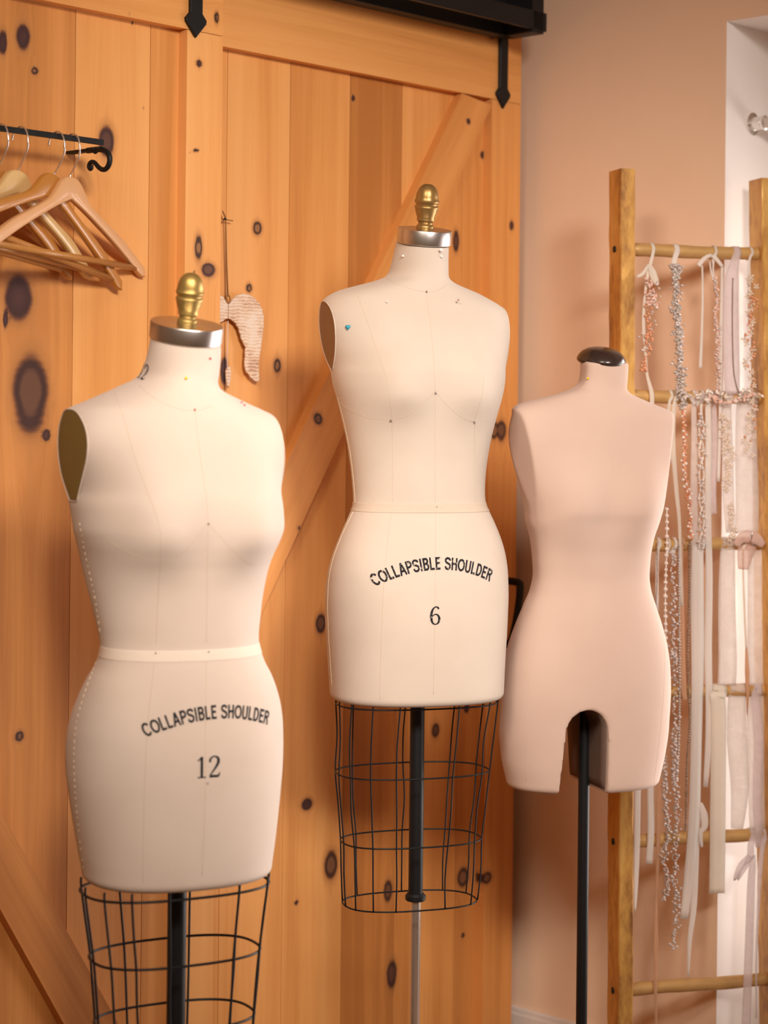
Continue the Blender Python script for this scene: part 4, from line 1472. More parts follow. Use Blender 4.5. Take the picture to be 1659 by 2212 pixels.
# the arch between the legs
def arch_cut(form, obj):
    bl = local(form, P(1209, 1720, Y3 - 0.09)); brr = local(form, P(1320, 1720, Y3 - 0.09))
    tp = local(form, P(1266, 1534, Y3 - 0.09))
    x0, x1 = bl.x, brr.x
    zb = form.zbot - 0.02
    pts = [(x0 - 0.003, zb)]
    hgt = tp.z
    xm = (x0 + x1) / 2
    pts += [(x0, zb + 0.02), (x0 + 0.005, hgt - 0.060)]
    n = 12
    for i in range(n + 1):
        a = PI - PI * i / n
        pts.append((xm + 0.002 + (x1 - x0) / 2 * 0.90 * math.cos(a), hgt - 0.040 + 0.040 * math.sin(a)))
    pts += [(x1 - 0.001, hgt - 0.065), (x1, zb + 0.02), (x1 + 0.001, zb)]
    v = [(x, -0.3, z) for x, z in pts] + [(x, 0.3, z) for x, z in pts]
    m = len(pts)
    f = [tuple(range(m)), tuple(range(2 * m - 1, m - 1, -1))] + [(i, m + i, m + (i + 1) % m, (i + 1) % m) for i in range(m)]
    cut = mesh_obj('cut', v, f, M['legin'], smooth=False)
    bm = bmesh.new(); bm.from_mesh(cut.data); bmesh.ops.recalc_face_normals(bm, faces=list(bm.faces)); bm.to_mesh(cut.data); bm.free()
    cut.parent = form.root
    md = obj.modifiers.new('b', 'BOOLEAN'); md.operation = 'DIFFERENCE'; md.object = cut; md.solver = 'EXACT'
    rm = obj.modifiers.new('r', 'REMESH'); rm.mode = 'VOXEL'; rm.voxel_size = 0.0028; rm.use_smooth_shade = True
    sm = obj.modifiers.new('s', 'SMOOTH'); sm.factor = 0.5; sm.iterations = 7
    bpy.context.view_layer.update()
    dg = bpy.context.evaluated_depsgraph_get()
    me = bpy.data.meshes.new_from_object(obj.evaluated_get(dg))
    obj.modifiers.clear()
    old = obj.data
    obj.data = me
    bpy.data.objects.remove(cut)
    me.materials.clear(); me.materials.append(M['cloth3'])
    for p in me.polygons:
        p.use_smooth = True
        p.material_index = 0
    bm = bmesh.new(); bm.from_mesh(me); form.bvh = BVHTree.FromBMesh(bm); bm.free()
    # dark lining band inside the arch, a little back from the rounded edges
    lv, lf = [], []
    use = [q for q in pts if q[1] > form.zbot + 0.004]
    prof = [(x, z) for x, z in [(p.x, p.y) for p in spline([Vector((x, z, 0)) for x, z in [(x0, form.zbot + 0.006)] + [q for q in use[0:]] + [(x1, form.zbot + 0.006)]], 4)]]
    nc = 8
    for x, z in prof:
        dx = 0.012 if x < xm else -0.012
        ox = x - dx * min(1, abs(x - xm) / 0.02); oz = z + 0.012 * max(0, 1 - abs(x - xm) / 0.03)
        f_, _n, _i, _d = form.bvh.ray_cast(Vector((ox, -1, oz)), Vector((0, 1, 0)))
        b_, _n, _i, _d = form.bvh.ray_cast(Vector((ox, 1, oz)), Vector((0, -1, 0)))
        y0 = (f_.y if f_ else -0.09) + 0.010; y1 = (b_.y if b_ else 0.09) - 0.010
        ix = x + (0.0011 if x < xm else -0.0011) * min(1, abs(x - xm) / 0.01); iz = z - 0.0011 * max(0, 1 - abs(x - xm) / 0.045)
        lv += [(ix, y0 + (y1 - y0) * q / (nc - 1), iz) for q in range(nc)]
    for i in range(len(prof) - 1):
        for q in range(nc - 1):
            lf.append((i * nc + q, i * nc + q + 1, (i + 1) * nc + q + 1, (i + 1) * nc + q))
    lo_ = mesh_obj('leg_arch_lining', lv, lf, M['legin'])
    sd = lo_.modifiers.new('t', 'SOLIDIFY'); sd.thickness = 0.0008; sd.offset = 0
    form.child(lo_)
    return hgt
arch_z = arch_cut(form3, t3)
a_, yc_, bf_, bb_, n_, xo_ = form3.at(ncl.z)
cc = Vector((xo_, yc_ + (bb_ - bf_) / 2, ncl.z))
X_ = Vector((1, 0, 0)); Y_ = ax.cross(X_).normalized()
vs, fs = [], []
n = 64
dome = [(0.97, -0.001), (1.03, 0.001), (1.05, 0.0035), (1.03, 0.007), (0.96, 0.012), (0.82, 0.018), (0.6, 0.0225), (0.35, 0.0250), (0.1, 0.0258)]
for s_, z_ in dome:
    for k in range(n):
        t = 2 * PI * k / n
        vs.append(cc + X_ * (a_ * s_ * math.cos(t)) + Y_ * ((bf_ + bb_) / 2 * s_ * 1.03 * math.sin(t)) + ax * z_)
for r in range(len(dome) - 1):
    for k in range(n):
        k2 = (k + 1) % n
        fs.append((r * n + k, r * n + k2, (r + 1) * n + k2, (r + 1) * n + k))
fs.append(tuple(range(n - 1, -1, -1))); fs.append(tuple((len(dome) - 1) * n + k for k in range(n)))
form3.child(mesh_obj('neck_cap', vs, fs, M['ebony']))
for pts in ([(1206, 1095), (1196, 1180), (1188, 1260), (1165, 1350), (1146, 1450), (1138, 1550), (1137, 1688)], [(1433, 1115), (1422, 1180), (1418, 1250), (1430, 1330), (1436, 1420), (1432, 1520), (1424, 1600), (1412, 1692)]):
    seam(form3, pts, 'princess_seam', 0.00032, M['cloth3'], off=-0.0001)
stand(form3, arch_z + 0.004, None, 0.0093, 0.008, M['black'], M['black'])

# ------------------------------------------------------------------ pins and the little heart


def pin(form, px, py, label, mat, head=0.0018, dirv=None, length=0.0):
    h, nn = form.hit(px, py)
    if h is None: return
    w = form.root.matrix_world @ h
    wn = (form.root.matrix_world.to_3x3() @ nn).normalized()
    root = empty('sewing_pin', w)
    tag(root, label, 'pin', None)
    out = wn * 0.0016 if length == 0 else (wn * 0.5 + Vector(dirv)).normalized() * length
    mb = MB().ball(out, head, 2)
    o = mb.build('pin_head', mat, root)
    o = MB().tube([out, -wn * 0.006], 0.00035, 6).build('pin_shaft', M['pin_s'], root)
    return root


pin(form12, 402, 818, 'yellow headed pin in the neck front of the largest dress form', M['pin_y'], 0.0022)
pin(form12, 453, 779, 'red headed pin just under the steel cap of the largest form', M['pin_r'], 0.0016, (-0.1, 0, 0.9), 0.003)
pin(form12, 420, 886, 'red pin at the neck seam centre of the largest form', M['pin_r'], 0.0013)
pin(form12, 521, 871, 'upper red pin on the shoulder of the largest form at right', M['pin_r'], 0.0013)
pin(form12, 527, 877, 'lower red pin beside another on the largest form shoulder', M['pin_r'], 0.0013)
pin(form12, 449, 1131, 'steel pin between the busts of the largest dress form', M['pin_s'], 0.0013)
pin(form12, 337, 1411, 'steel pin in waist tape left part of the largest form', M['pin_s'], 0.0012)
pin(form12, 450, 1408, 'steel pin in waist tape at centre of the largest form', M['pin_s'], 0.0012)
pin(form12, 448, 1691, 'steel pin in the cloth below the printed 12', M['pin_s'], 0.0012)
pin(form6, 872, 553, 'white headed pin left on the neck of the tallest form', M['pin_w'], 0.0022)
pin(form6, 949, 549, 'white headed pin hanging loose under the steel cap of the tallest form', M['pin_w'], 0.0030, (-0.05, -0.3, 0.75), 0.009)
pin(form6, 955, 560, 'white pin crossing beneath another on the right neck of the tallest form', M['pin_w'], 0.0022, (-0.5, -0.2, 0.4), 0.007)
pin(form6, 921, 631, 'steel pin at the neck seam centre of the tallest form', M['pin_s'], 0.0018)
pin(form6, 836, 653, 'pale pin on the left chest of the tallest form', M['pin_w'], 0.0018)
pin(form6, 987, 653, 'mauve headed pin standing out on the right chest of the tallest form', M['pin_p'], 0.0019, (0, -0.6, 0.1), 0.010)
pin(form6, 845, 907, 'steel pin under the left bust of the tallest form', M['pin_s'], 0.0018)
pin(form6, 940, 849, 'steel pin between the busts of the tallest form', M['pin_s'], 0.0018)
pin(form6, 1024, 911, 'steel pin under the right bust of the tallest form', M['pin_s'], 0.0018)
pin(form6, 943, 1095, 'dark steel pin in the waist tape of the tallest form', M['pin_s'], 0.0011)
pin(form3, 1271, 818, 'yellow headed pin in the neck of the blush dress form', M['pin_y'], 0.0022)

h, nn = form6.hit(752, 708)
w = form6.root.matrix_world @ h
wn = (form6.root.matrix_world.to_3x3() @ nn).normalized()
hq = wn.to_track_quat('Z', 'Y').to_matrix()
hv, hf = [], []
nn_ = 36
layers = [(1.0, 0.0), (1.0, 0.0012), (0.86, 0.0024), (0.70, 0.0020), (0.62, 0.0028), (0.3, 0.0040)]
rt = Vector((0, 0, 1)).cross(wn).normalized(); upv = wn.cross(rt).normalized()
for sc_, zz in layers:
    for k in range(nn_):
        t = 2 * PI * k / nn_
        x = 16 * math.sin(t) ** 3; y = 13 * math.cos(t) - 5 * math.cos(2 * t) - 2 * math.cos(3 * t) - math.cos(4 * t) + 2.5
        hv.append(rt * (x * 0.00028 * sc_) + upv * (y * 0.00030 * sc_) + wn * zz)
for r in range(len(layers) - 1):
    for k in range(nn_):
        k2 = (k + 1) % nn_
        hf.append((r * nn_ + k, r * nn_ + k2, (r + 1) * nn_ + k2, (r + 1) * nn_ + k))
hf.append(tuple((len(layers) - 1) * nn_ + k for k in range(nn_)))
hf.append(tuple(range(nn_ - 1, -1, -1)))
ho = mesh_obj('heart_button', hv, hf, M['teal']); ho.location = w
tag(ho, 'tiny teal pearly heart pinned by the left armhole of the tallest form', 'heart button')

# ------------------------------------------------------------------ coat rail and wooden hangers
KR = 0.066 + 0.074
s_a, z_a = on_door(222, 305, KR)
s_b, _ = on_door(-40, 275, KR)
z_a = on_door(100, 291, KR)[1]
rail = empty('coat_rail', door_pt(s_a, z_a, 0.066)); tag(rail, 'black iron coat rail on the left pine door holding wooden hangers', 'coat rail')
q = MB().box(door_pt((s_a + s_b) / 2 - 0.06, z_a, KR), s_a - s_b + 0.12, 0.006, 0.0085, RB, 0.0006).build('bar', M['iron'], smooth=False); place(q, rail)


def bracket(s):
    mb = MB()
    z0 = z_a - 0.0085
    k0 = 0.0665
    mb.box(door_pt(s, z0 - 0.002, k0 + 0.034), 0.014, 0.067, 0.0045, RB, 0.001)
    prof = [(0.045, -0.002), (0.072, -0.0025), (0.088, -0.006), (0.097, -0.014), (0.098, -0.024), (0.092, -0.032), (0.083, -0.034), (0.073, -0.030), (0.064, -0.023), (0.057, -0.020), (0.051, -0.022), (0.049, -0.027), (0.052, -0.031), (0.0555, -0.029), (0.055, -0.025)]
    pts = spline([door_pt(s, z0 + dz, 0.066 + dk) for dk, dz in prof], 6)
    n = len(pts)
    mb.tube(pts, [0.0046 - 0.0018 * i / n for i in range(n)], 10)
    mb.ball(door_pt(s, z0 - 0.005, KR - 0.01), 0.004, 2)
    return mb.build('bracket', M['iron'])


place(bracket(s_a - 0.006), rail)
place(bracket(s_b - 0.10), rail)


def hanger(name_px, half, phi, z_apex, drop, tilt, label, wood, thick, tip_h=0.075, bar_z=-0.118, bar_r=0.0052, k=KR, hook_flip=1):
    """wooden suit hanger: one bent body with a triangular opening, a dowel and a wire hook"""
    s, _ = on_door(name_px, 300, k)
    base = door_pt(s, z_a, k)
    root = empty('clothes_hanger', base)
    root.rotation_euler = (0, 0, 0)
    tag(root, label, 'hanger', 'wooden hangers on the coat rail')
    u = Vector((math.cos(phi), math.sin(phi), 0)); v = Vector((-math.sin(phi), math.cos(phi), 0))
    R2 = Matrix(((u.x, v.x, 0), (u.y, v.y, 0), (0, 0, 1)))
    Rt = R2 @ Matrix.Rotation(tilt, 3, 'Y')
    m4 = Rt.to_4x4()
    zt = -drop            # top of the wood below the rail
    up = [(0.0, zt), (0.014, zt - 0.002), (0.026, zt - 0.009), (0.038, zt - 0.022), (0.056, zt - 0.038), (0.10, zt - 0.058), (0.15, zt - 0.080), (half - 0.015, zt - 0.108), (half, zt - 0.117)]
    lo = [(half + 0.002, zt - 0.132), (half - 0.012, zt - 0.130), (half - 0.035, zt - 0.117), (0.13, zt - 0.091), (0.08, zt - 0.067), (0.035, zt - 0.047), (0.0, zt - 0.034)]
    U = [(p.x, p.y) for p in spline([Vector((x, z, 0)) for x, z in up], 5)]
    Lw = [(p.x, p.y) for p in spline([Vector((x, z, 0)) for x, z in lo], 4)]
    right = U + Lw
    poly = right + [(-x, z) for x, z in right[::-1][1:-1]]
    mb = MB().prism(poly, thick, m4)
    o = mb.build('body', wood, root); flat(o, 28)
    zb = zt - 0.119
    o = MB().tube([m4 @ Vector((-half + 0.012, 0, zb)), m4 @ Vector((half - 0.012, 0, zb))], bar_r, 14).build('trouser_bar', M['dowel'], root)
    hk = [(0, zt - 0.004), (0, zt + 0.020), (0.001, zt + 0.026), (0.010, zt + 0.040), (0.0205, zt + 0.056), (0.0215, zt + 0.070), (0.0165, zt + 0.083), (0.006, zt + 0.0895), (-0.006, zt + 0.088), (-0.0135, zt + 0.081), (-0.0165, zt + 0.072)]
    dz = (-0.0 + 0.0052) - (zt + 0.0885)
    hp = [(x, z + (dz if z > zt + 0.03 else dz * max(0, (z - zt)) / 0.03)) for x, z in hk]
    pts = spline([m4 @ Vector((0, 0, zt - 0.004))] + [NRM * x + Vector((0, 0, z)) for x, z in hp[1:]], 6)
    mbh = MB().tube(pts, 0.0014, 10); mbh.ball(pts[-1], 0.0018, 2)
    mbh.build('hook', M['chrome'], root)
    return root


hanger(153, 0.214, math.radians(66), 0, 0.058, math.radians(1.0), 'blond clothes hanger at the right end of the coat rail', M['hanger1'], 0.0105)
hanger(120, 0.212, math.radians(66), 0, 0.058, math.radians(8), 'varnished rounded hanger second from right on the coat rail', M['hanger2'], 0.0105)
hanger(41, 0.205, math.radians(66), 0, 0.058, math.radians(4), 'pale yellow contoured hanger third from right on coat rail', M['hanger3'], 0.012)
hanger(-2, 0.205, math.radians(66), 0, 0.058, math.radians(5), 'varnished hanger partly out of frame at the left end of coat rail', M['hanger2'], 0.012)

# ------------------------------------------------------------------ shell wing ornament
KO = 0.012
Z5 = lambda zx, zy: (440 + zx / 4.81, 420 + zy / 4.81)
wing_px = [(252, 1145), (275, 1120), (300, 1078), (330, 1055), (350, 1042), (378, 1040), (410, 1027), (440, 1038), (472, 1036), (500, 1062), (532, 1078), (548, 1110), (580, 1130), (586, 1165), (606, 1190), (608, 1230), (622, 1270), (614, 1315), (622, 1360), (610, 1420), (606, 1480), (594, 1540), (590, 1600), (578, 1660), (571, 1720), (564, 1800), (574, 1900), (562, 1948), (530, 1942),
           (480, 1902), (455, 1862), (436, 1848), (420, 1780), (420, 1720), (427, 1680), (424, 1630), (432, 1590), (412, 1560), (402, 1528), (384, 1500), (377, 1458), (362, 1425), (358, 1390), (335, 1365), (328, 1340), (300, 1322), (275, 1298), (252, 1290)]
orn = empty('shell_wing_ornament', dr(*Z5(252, 1210), KO))
tag(orn, 'shell wing ornament hung by a cord on the pine door behind the largest form', 'ornament')
wl_ = [on_door(*Z5(*p), KO) for p in wing_px]
sx0 = on_door(*Z5(252, 1210), KO)[0]
B4 = Matrix(((D.x, NRM.x, 0, 0), (D.y, NRM.y, 0, 0), (0, 0, 1, 0), (0, 0, 0, 1)))
for sg in (1, -1):
    poly = [(sg * (s - sx0) + (0.0005 if sg > 0 else -0.0005), z) for s, z in wl_]
    if sg < 0: poly = poly[::-1]
    o = MB().prism(poly, 0.003, Matrix.Translation(door_pt(sx0, 0, KO)) @ B4).build('wing', M['shell'], smooth=False)
    place(o, orn)
cp = [dr(487, 476, 0.010), dr(488, 560, 0.009), dr(491, 641, 0.011)]
o = MB().tube(cp, 0.0008, 6).tube([cp[0] + NRM * 0.001, dr(490, 560, 0.010), dr(493, 641, 0.012)], 0.0008, 6).build('cord', M['string']); place(o, orn)
lp = [dr(*Z5(252 + 22 * math.cos(t), 1090 + 45 * math.sin(t)), KO) for t in np.linspace(0, 2 * PI, 20, endpoint=False)]
o = MB().tube(lp, 0.0011, 6, closed=True).build('loop', M['string']); place(o, orn)
mb = MB()
for i in range(34):
    a = dr(*Z5(252 - 8 * math.sin(i / 33 * 1.5), 1320 + i * 14), KO + 0.002)
    mb.ball(a, 0.00115, 1)
mb.tube([dr(*Z5(252, 1320), KO + 0.002), dr(*Z5(244, 1790), KO + 0.002)], 0.0005, 6)
place(mb.build('bead_chain', M['pearl']), orn)
dp = [(240, 1785), (262, 1790), (272, 1840), (268, 1920), (250, 2010), (232, 1990), (220, 1900), (217, 1830)]
dpp = [on_door(*Z5(*p), KO) for p in dp]
place(MB().prism([(s - sx0, z) for s, z in dpp][::-1], 0.003, Matrix.Translation(door_pt(sx0, 0, KO + 0.002)) @ B4).build('drop', M['shell'], smooth=False), orn)
nail = MB().tube([dr(484, 474, 0.0), dr(486, 473, 0.016)], 0.0012, 8).ball(dr(486, 473, 0.017), 0.0022, 2)
tw = MB().tube([dr(479, 473, 0.012), dr(503, 477, 0.012)], 0.0010, 6).tube([dr(481, 456, 0.013), dr(489, 475, 0.012)], 0.0013, 6)
nb = empty('wall_nail', dr(484, 474, 0)); tag(nb, 'small nail with a twig tied to it above the shell ornament', 'nail')
place(nail.build('shank', M['iron']), nb); place(tw.build('twig', M['string']), nb)

# ------------------------------------------------------------------ gilded ladder
lad = None
YL = 3.55
th_l = math.radians(16)
LD = Vector((math.cos(th_l), math.sin(th_l), 0)); LN = Vector((math.sin(th_l), -math.cos(th_l), 0))
RBL = Matrix(((LD.x, LN.x, 0), (LD.y, LN.y, 0), (0, 0, 1)))
l0 = P(1340, 900, YL)                   # front left edge of the left rail


def on_lad(px, py, k=0.0):
    r = ray(px, py)
    Y = (LN.dot(l0) + k) / LN.dot(r)
    p = r * Y + Vector((0, 0, H))
    return LD.dot(p - l0), p.z


def lad_pt(x, z, k=0.0):
    q = l0 + LD * x + LN * k
    return Vector((q.x, q.y, z))


ladder = empty('ladder', lad_pt(0.12, 0)); tag(ladder, 'gilded wooden ladder standing against the tan wall, hung with trims', 'ladder')


def rail_poly(x0t, x1t, x0b, x1b, zt, name):
    """a rail with worn, uneven edges; depth runs towards the wall"""
    vs, fs = [], []
    nz = 60
    dep = 0.056
    for i in range(nz + 1):
        t = i / nz
        z = zt * t
        xa = x0b + (x0t - x0b) * t; xb = x1b + (x1t - x1b) * t
        j = [random.uniform(-1, 1) * 0.0008 for _ in range(4)]
        c = 0.0022
        ring = [(xa + c, 0), (xb - c, 0), (xb, -c), (xb, -dep + c), (xb - c, -dep), (xa + c, -dep), (xa, -dep + c), (xa, -c)]
        for q, (x, k) in enumerate(ring):
            vs.append(lad_pt(x + j[q % 4], z, k + j[(q + 1) % 4]))
    for i in range(nz):
        for q in range(8):
            q2 = (q + 1) % 8
            fs.append((i * 8 + q, i * 8 + q2, (i + 1) * 8 + q2, (i + 1) * 8 + q))
    fs.append(tuple(range(7, -1, -1))); fs.append(tuple(nz * 8 + q for q in range(8)))
    o = mesh_obj(name, vs, fs, M['gilt'], smooth=False)
    return place(o, ladder)


zt_l = on_lad(1355, 364)[1]
xa, xb = on_lad(1341, 380)[0], on_lad(1373, 380)[0]
xab, xbb = on_lad(1340, 2150)[0], on_lad(1371, 2150)[0]
rail_poly(xa, xb, xab, xbb, zt_l, 'side_rail')
zt_r = on_lad(1650, 384)[1]
xc, xcb = on_lad(1646, 400)[0], on_lad(1674, 2200)[0]
rail_poly(xc, xc + 0.029, xcb, xcb + 0.029, zt_r, 'side_rail')
rung_rows = [(540, 549), (857, 860), (1174, 1178), (1497, 1491), (1815, 1803), (2137, 2116)]
RUNGS = []
for i, (y0, y1) in enumerate(rung_rows):
    ya = 0.5 * (y0 + y1)
    z = on_lad(1505, ya, -0.026)[1]
    x0 = xb - 0.004; x1 = on_lad(1655, ya, -0.026)[0] + 0.012
    rad = 0.0118
    pts = [lad_pt(x0 + (x1 - x0) * t, z + 0.0008 * math.sin(t * 9 + i), -0.026) for t in np.linspace(0, 1, 14)]
    o = MB().tube(pts, [rad * (1 + 0.04 * math.sin(k * 1.7 + i)) for k in range(14)], 18).build('rung', M['giltrung'])
    place(o, ladder)
    o = MB().lathe([(0.006, 0), (0.006, 0.0015), (0.004, 0.002)], Matrix.Translation(lad_pt(xab + (xa - xab) * z / zt_l, z, -0.028)) @ (-LD).to_track_quat('Z', 'Y').to_matrix().to_4x4(), 14).build('rung_plug', M['iron'])
    place(o, ladder)
    RUNGS.append(z)

# ------------------------------------------------------------------ trims hanging on the ladder


def ribbon_mesh(mb, pts, widths, twist=None, thick=0.0005, n=8):
    """flat ribbon along 3D points facing the room; twist turns it about its length"""
    W = [widths] * len(pts) if isinstance(widths, (int, float)) else widths
    Tw = [0.0] * len(pts) if twist is None else twist
    P4 = spline(pts, n)
    m = len(P4)
    Wi = np.interp(np.linspace(0, len(pts) - 1, m), range(len(pts)), W)
    Ti = np.interp(np.linspace(0, len(pts) - 1, m), range(len(pts)), Tw)
    vs, fs = [], []
    for i in range(m):
        a = P4[max(i - 1, 0)]; b = P4[min(i + 1, m - 1)]
        t = (b - a).normalized()
        side = LD - t * LD.dot(t)
        side = side.normalized() if side.length > 0.2 else t.cross(LN).normalized()
        nn2 = t.cross(side).normalized()
        sd = side * math.cos(Ti[i]) + nn2 * math.sin(Ti[i])
        no = t.cross(sd).normalized()
        h = Wi[i] / 2
        for sg, kk in ((-1, 1), (-0.33, 1), (0.33, 1), (1, 1), (1, -1), (0.33, -1), (-0.33, -1), (-1, -1)):
            vs.append(P4[i] + sd * h * sg + no * (thick / 2 * kk + 0.0006 * math.sin(sg * 5 + i * 0.2)))
    for i in range(m - 1):
        for q in range(8):
            q2 = (q + 1) % 8
            fs.append((i * 8 + q, i * 8 + q2, (i + 1) * 8 + q2, (i + 1) * 8 + q))
    fs.append(tuple(range(7, -1, -1))); fs.append(tuple((m - 1) * 8 + q for q in range(8)))
    mb.add(vs, fs)
    return mb


KF = 0.002


def pxs(pts, k):
    return [lad_pt(*on_lad(x, y, k), k) for x, y in pts]


def over_rung(i, px, w, kfront=-0.0125):
    """a loop over rung i at image column px: returns points behind-top-front"""
    z = RUNGS[i]
    x = on_lad(px, rung_rows[i][0], -0.026)[0]
    R = 0.0128
    out = []
    for a in np.linspace(math.radians(-60), math.radians(180), 9):
        # from behind (k negative) over the top to the front
        out.append(lad_pt(x, z + R * math.sin(a), -0.026 - R * math.cos(a)))
    return out


def trim(name, label, cat, base, group=None):
    o = empty(name, base)
    tag(o, label, cat, group)
    return o


def hang_ribbon(label, rung, px_path, widths, mat, k=-0.010, twist=None, name='ribbon', cat='ribbon', loop=True, group=None):
    """a ribbon looped over a rung (or hanging from above it) down a photographed path"""
    mb = MB()
    path = pxs(px_path, k)
    W = widths if isinstance(widths, (list, tuple)) else [widths] * len(px_path)
    if loop:
        lp = over_rung(rung, px_path[0][0], W[0])
        path2 = lp + path
        W2 = [W[0]] * len(lp) + list(W)
        T2 = None if twist is None else [0] * len(lp) + list(twist)
        ribbon_mesh(mb, path2, W2, T2, n=4)
    else:
        ribbon_mesh(mb, path, W, twist, n=6)
    o = mb.build(name, mat)
    rebase(o, path[-1] if not loop else lp[4])
    tag(o, label, cat, group)
    return o


def px_m(n):                       # pixels at the ladder -> metres
    return n * YL / F


def beadwork(px_path, k, spread, n, r, squash=(1, 1, 1), seed=1, sub=1, depth=0.004):
    g = np.random.default_rng(seed)
    path = spline(pxs(px_path, k), 10)
    mb = MB()
    L_ = len(path)
    for i in range(n):
        t = (i + g.random() * 0.6) / n * (L_ - 1)
        a = path[int(t)]; b = path[min(int(t) + 1, L_ - 1)]
        p = a.lerp(b, t - int(t)) + LD * g.normal() * spread + LN * (g.random() * depth)
        rot = Matrix.Rotation(g.random() * 6.28, 3, LN) @ Matrix.Rotation(g.random() * 1.2, 3, LD)
        mb.ball(p, r * g.uniform(0.65, 1.3), sub, squash, rot)
    return mb


def strand(px_path, k, r, gap=2.1, var=0.1, sub=2, seed=1):
    """beads threaded one after the other"""
    g = np.random.default_rng(seed)
    path = spline(pxs(px_path, k), 14)
    mb = MB()
    acc = 0.0; nxt = 0.0
    for a, b in zip(path[:-1], path[1:]):
        d = (b - a).length
        while nxt <= acc + d:
            p = a.lerp(b, (nxt - acc) / max(d, 1e-9))
            rr_ = r * (1 + g.normal() * var)
            mb.ball(p, rr_, sub)
            nxt += rr_ * gap
        acc += d
    mb.tube(path, r * 0.25, 5)
    return mb


def leaf_sprigs(mb, px_path, k, n, size, spread, seed=3, flowers=False):
    g = np.random.default_rng(seed)
    path = spline(pxs(px_path, k), 10)
    for i in range(n):
        t = (i + 0.5) / n * (len(path) - 1)
        p = path[int(t)] + LD * g.normal() * spread + LN * (0.001 + g.random() * 0.004)
        m = 5 if flowers else 1
        a0 = g.random() * 6.28
        for q in range(m):
            a = a0 + q * 2 * PI / m if flowers else a0
            d = (LD * math.cos(a) + Vector((0, 0, 1)) * math.sin(a)).normalized()
            sN = d.cross(LN).normalized()
            l = size * g.uniform(0.7, 1.25)
            rot = Matrix((d, sN, LN)).transposed()
            mb.ball(p + d * l * 0.5, l * 0.5, 1, (1, 0.42, 0.16), rot)
    return mb


def vine(name, label, cat, mats_parts, base):
    o = trim(name, label, cat, base)
    for nm_, mb, mt in mats_parts:
        place(mb.build(nm_, mt), o)
    return o


# --- top rung
k0 = -0.008
r1 = MB(); ribbon_mesh(r1, over_rung(0, 1406, 0.008) + pxs([(1406, 566), (1400, 590), (1393, 640), (1390, 700), (1395, 770), (1398, 810), (1408, 850), (1408, 880)], k0), [0.0065] * 9 + [0.006, 0.006, 0.0045, 0.0055, 0.005, 0.005, 0.009, 0.009], n=4)
ribbon_mesh(r1, pxs([(1403, 572), (1412, 590), (1419, 612), (1411, 600), (1402, 575)], k0 + 0.003), [0.006, 0.011, 0.008, 0.010, 0.005], n=6)
ribbon_mesh(r1, pxs([(1402, 572), (1388, 592), (1376, 597)], k0 + 0.002), [0.006, 0.007, 0.004], n=6)
vine('floral_hair_vine', 'pink floral hair vine with ribbon bow at left of the top rung', 'hair vine',
     [('ribbon_tie', r1, M['ribbon_c']),
      ('petals', leaf_sprigs(MB(), [(1404, 605), (1408, 640), (1410, 660)], k0 + 0.004, 34, 0.011, 0.006, 3), M['pinkbead']),
      ('copper_beads', beadwork([(1398, 660), (1402, 715), (1399, 735), (1392, 790), (1390, 800)], k0 + 0.004, 0.004, 60, 0.0026, (1, 1, 1), 5), M['copperbead']),
      ('crystals', beadwork([(1406, 610), (1409, 670), (1392, 760)], k0 + 0.005, 0.007, 24, 0.0026, (1, 1, 1), 6), M['crystal'])], lad_pt(*on_lad(1406, 540), -0.026))
r1 = MB(); ribbon_mesh(r1, over_rung(0, 1457, 0.011) + pxs([(1457, 562), (1455, 590)], k0), [0.0105] * 9 + [0.010, 0.012], n=4)
bp = [(1457, 572), (1460, 600), (1459, 650), (1463, 700), (1467, 740), (1466, 790), (1470, 830), (1474, 885)]
vine('beaded_garland', 'silver beaded sash hanging thick and sparkling from the top ladder rung', 'garland',
     [('ribbon_tie', r1, M['ribbon_w']), ('beading', beadwork(bp, k0 + 0.002, 0.0044, 330, 0.0032, (1, 1, 1), 8), M['silverbead']), ('crystals', beadwork(bp, k0 + 0.005, 0.0052, 60, 0.0030, (1, 1, 1), 9, 1), M['crystal'])], lad_pt(*on_lad(1457, 540), -0.026))
r1 = MB(); ribbon_mesh(r1, over_rung(0, 1541, 0.005) + pxs([(1541, 560), (1541, 568)], k0), [0.005] * 11, n=4)
ribbon_mesh(r1, pxs([(1509, 574), (1520, 560), (1534, 552), (1546, 558), (1560, 575)], k0 + 0.004), [0.008, 0.008, 0.006, 0.008, 0.006], n=8)
ribbon_mesh(r1, pxs([(1517, 574), (1518, 640), (1516, 720), (1513, 795)], k0 + 0.002), [0.0035, 0.0042, 0.0042, 0.006], n=6)
ribbon_mesh(r1, pxs([(1560, 575), (1559, 640), (1557, 760), (1556, 900), (1552, 1040)], k0), [0.005, 0.006, 0.006, 0.006, 0.006], n=6)
ribbon_mesh(r1, pxs([(1533, 565), (1537, 590), (1545, 605), (1541, 590), (1541, 565)], k0 + 0.003), [0.0035] * 5, n=6)
bp = [(1542, 600), (1546, 640), (1545, 690), (1550, 720), (1548, 760), (1550, 800), (1549, 840), (1548, 870)]
vine('crystal_vine', 'thin pink crystal vine tied with white bow on the top rung', 'hair vine',
     [('ribbon_tie', r1, M['ribbon_w']), ('beading', beadwork(bp, k0 + 0.003, 0.0022, 150, 0.0024, (1, 1, 1), 11), M['pinkbead']), ('crystals', beadwork(bp, k0 + 0.005, 0.003, 60, 0.0024, (1, 1, 1), 12), M['crystal'])], lad_pt(*on_lad(1541, 540), -0.026))
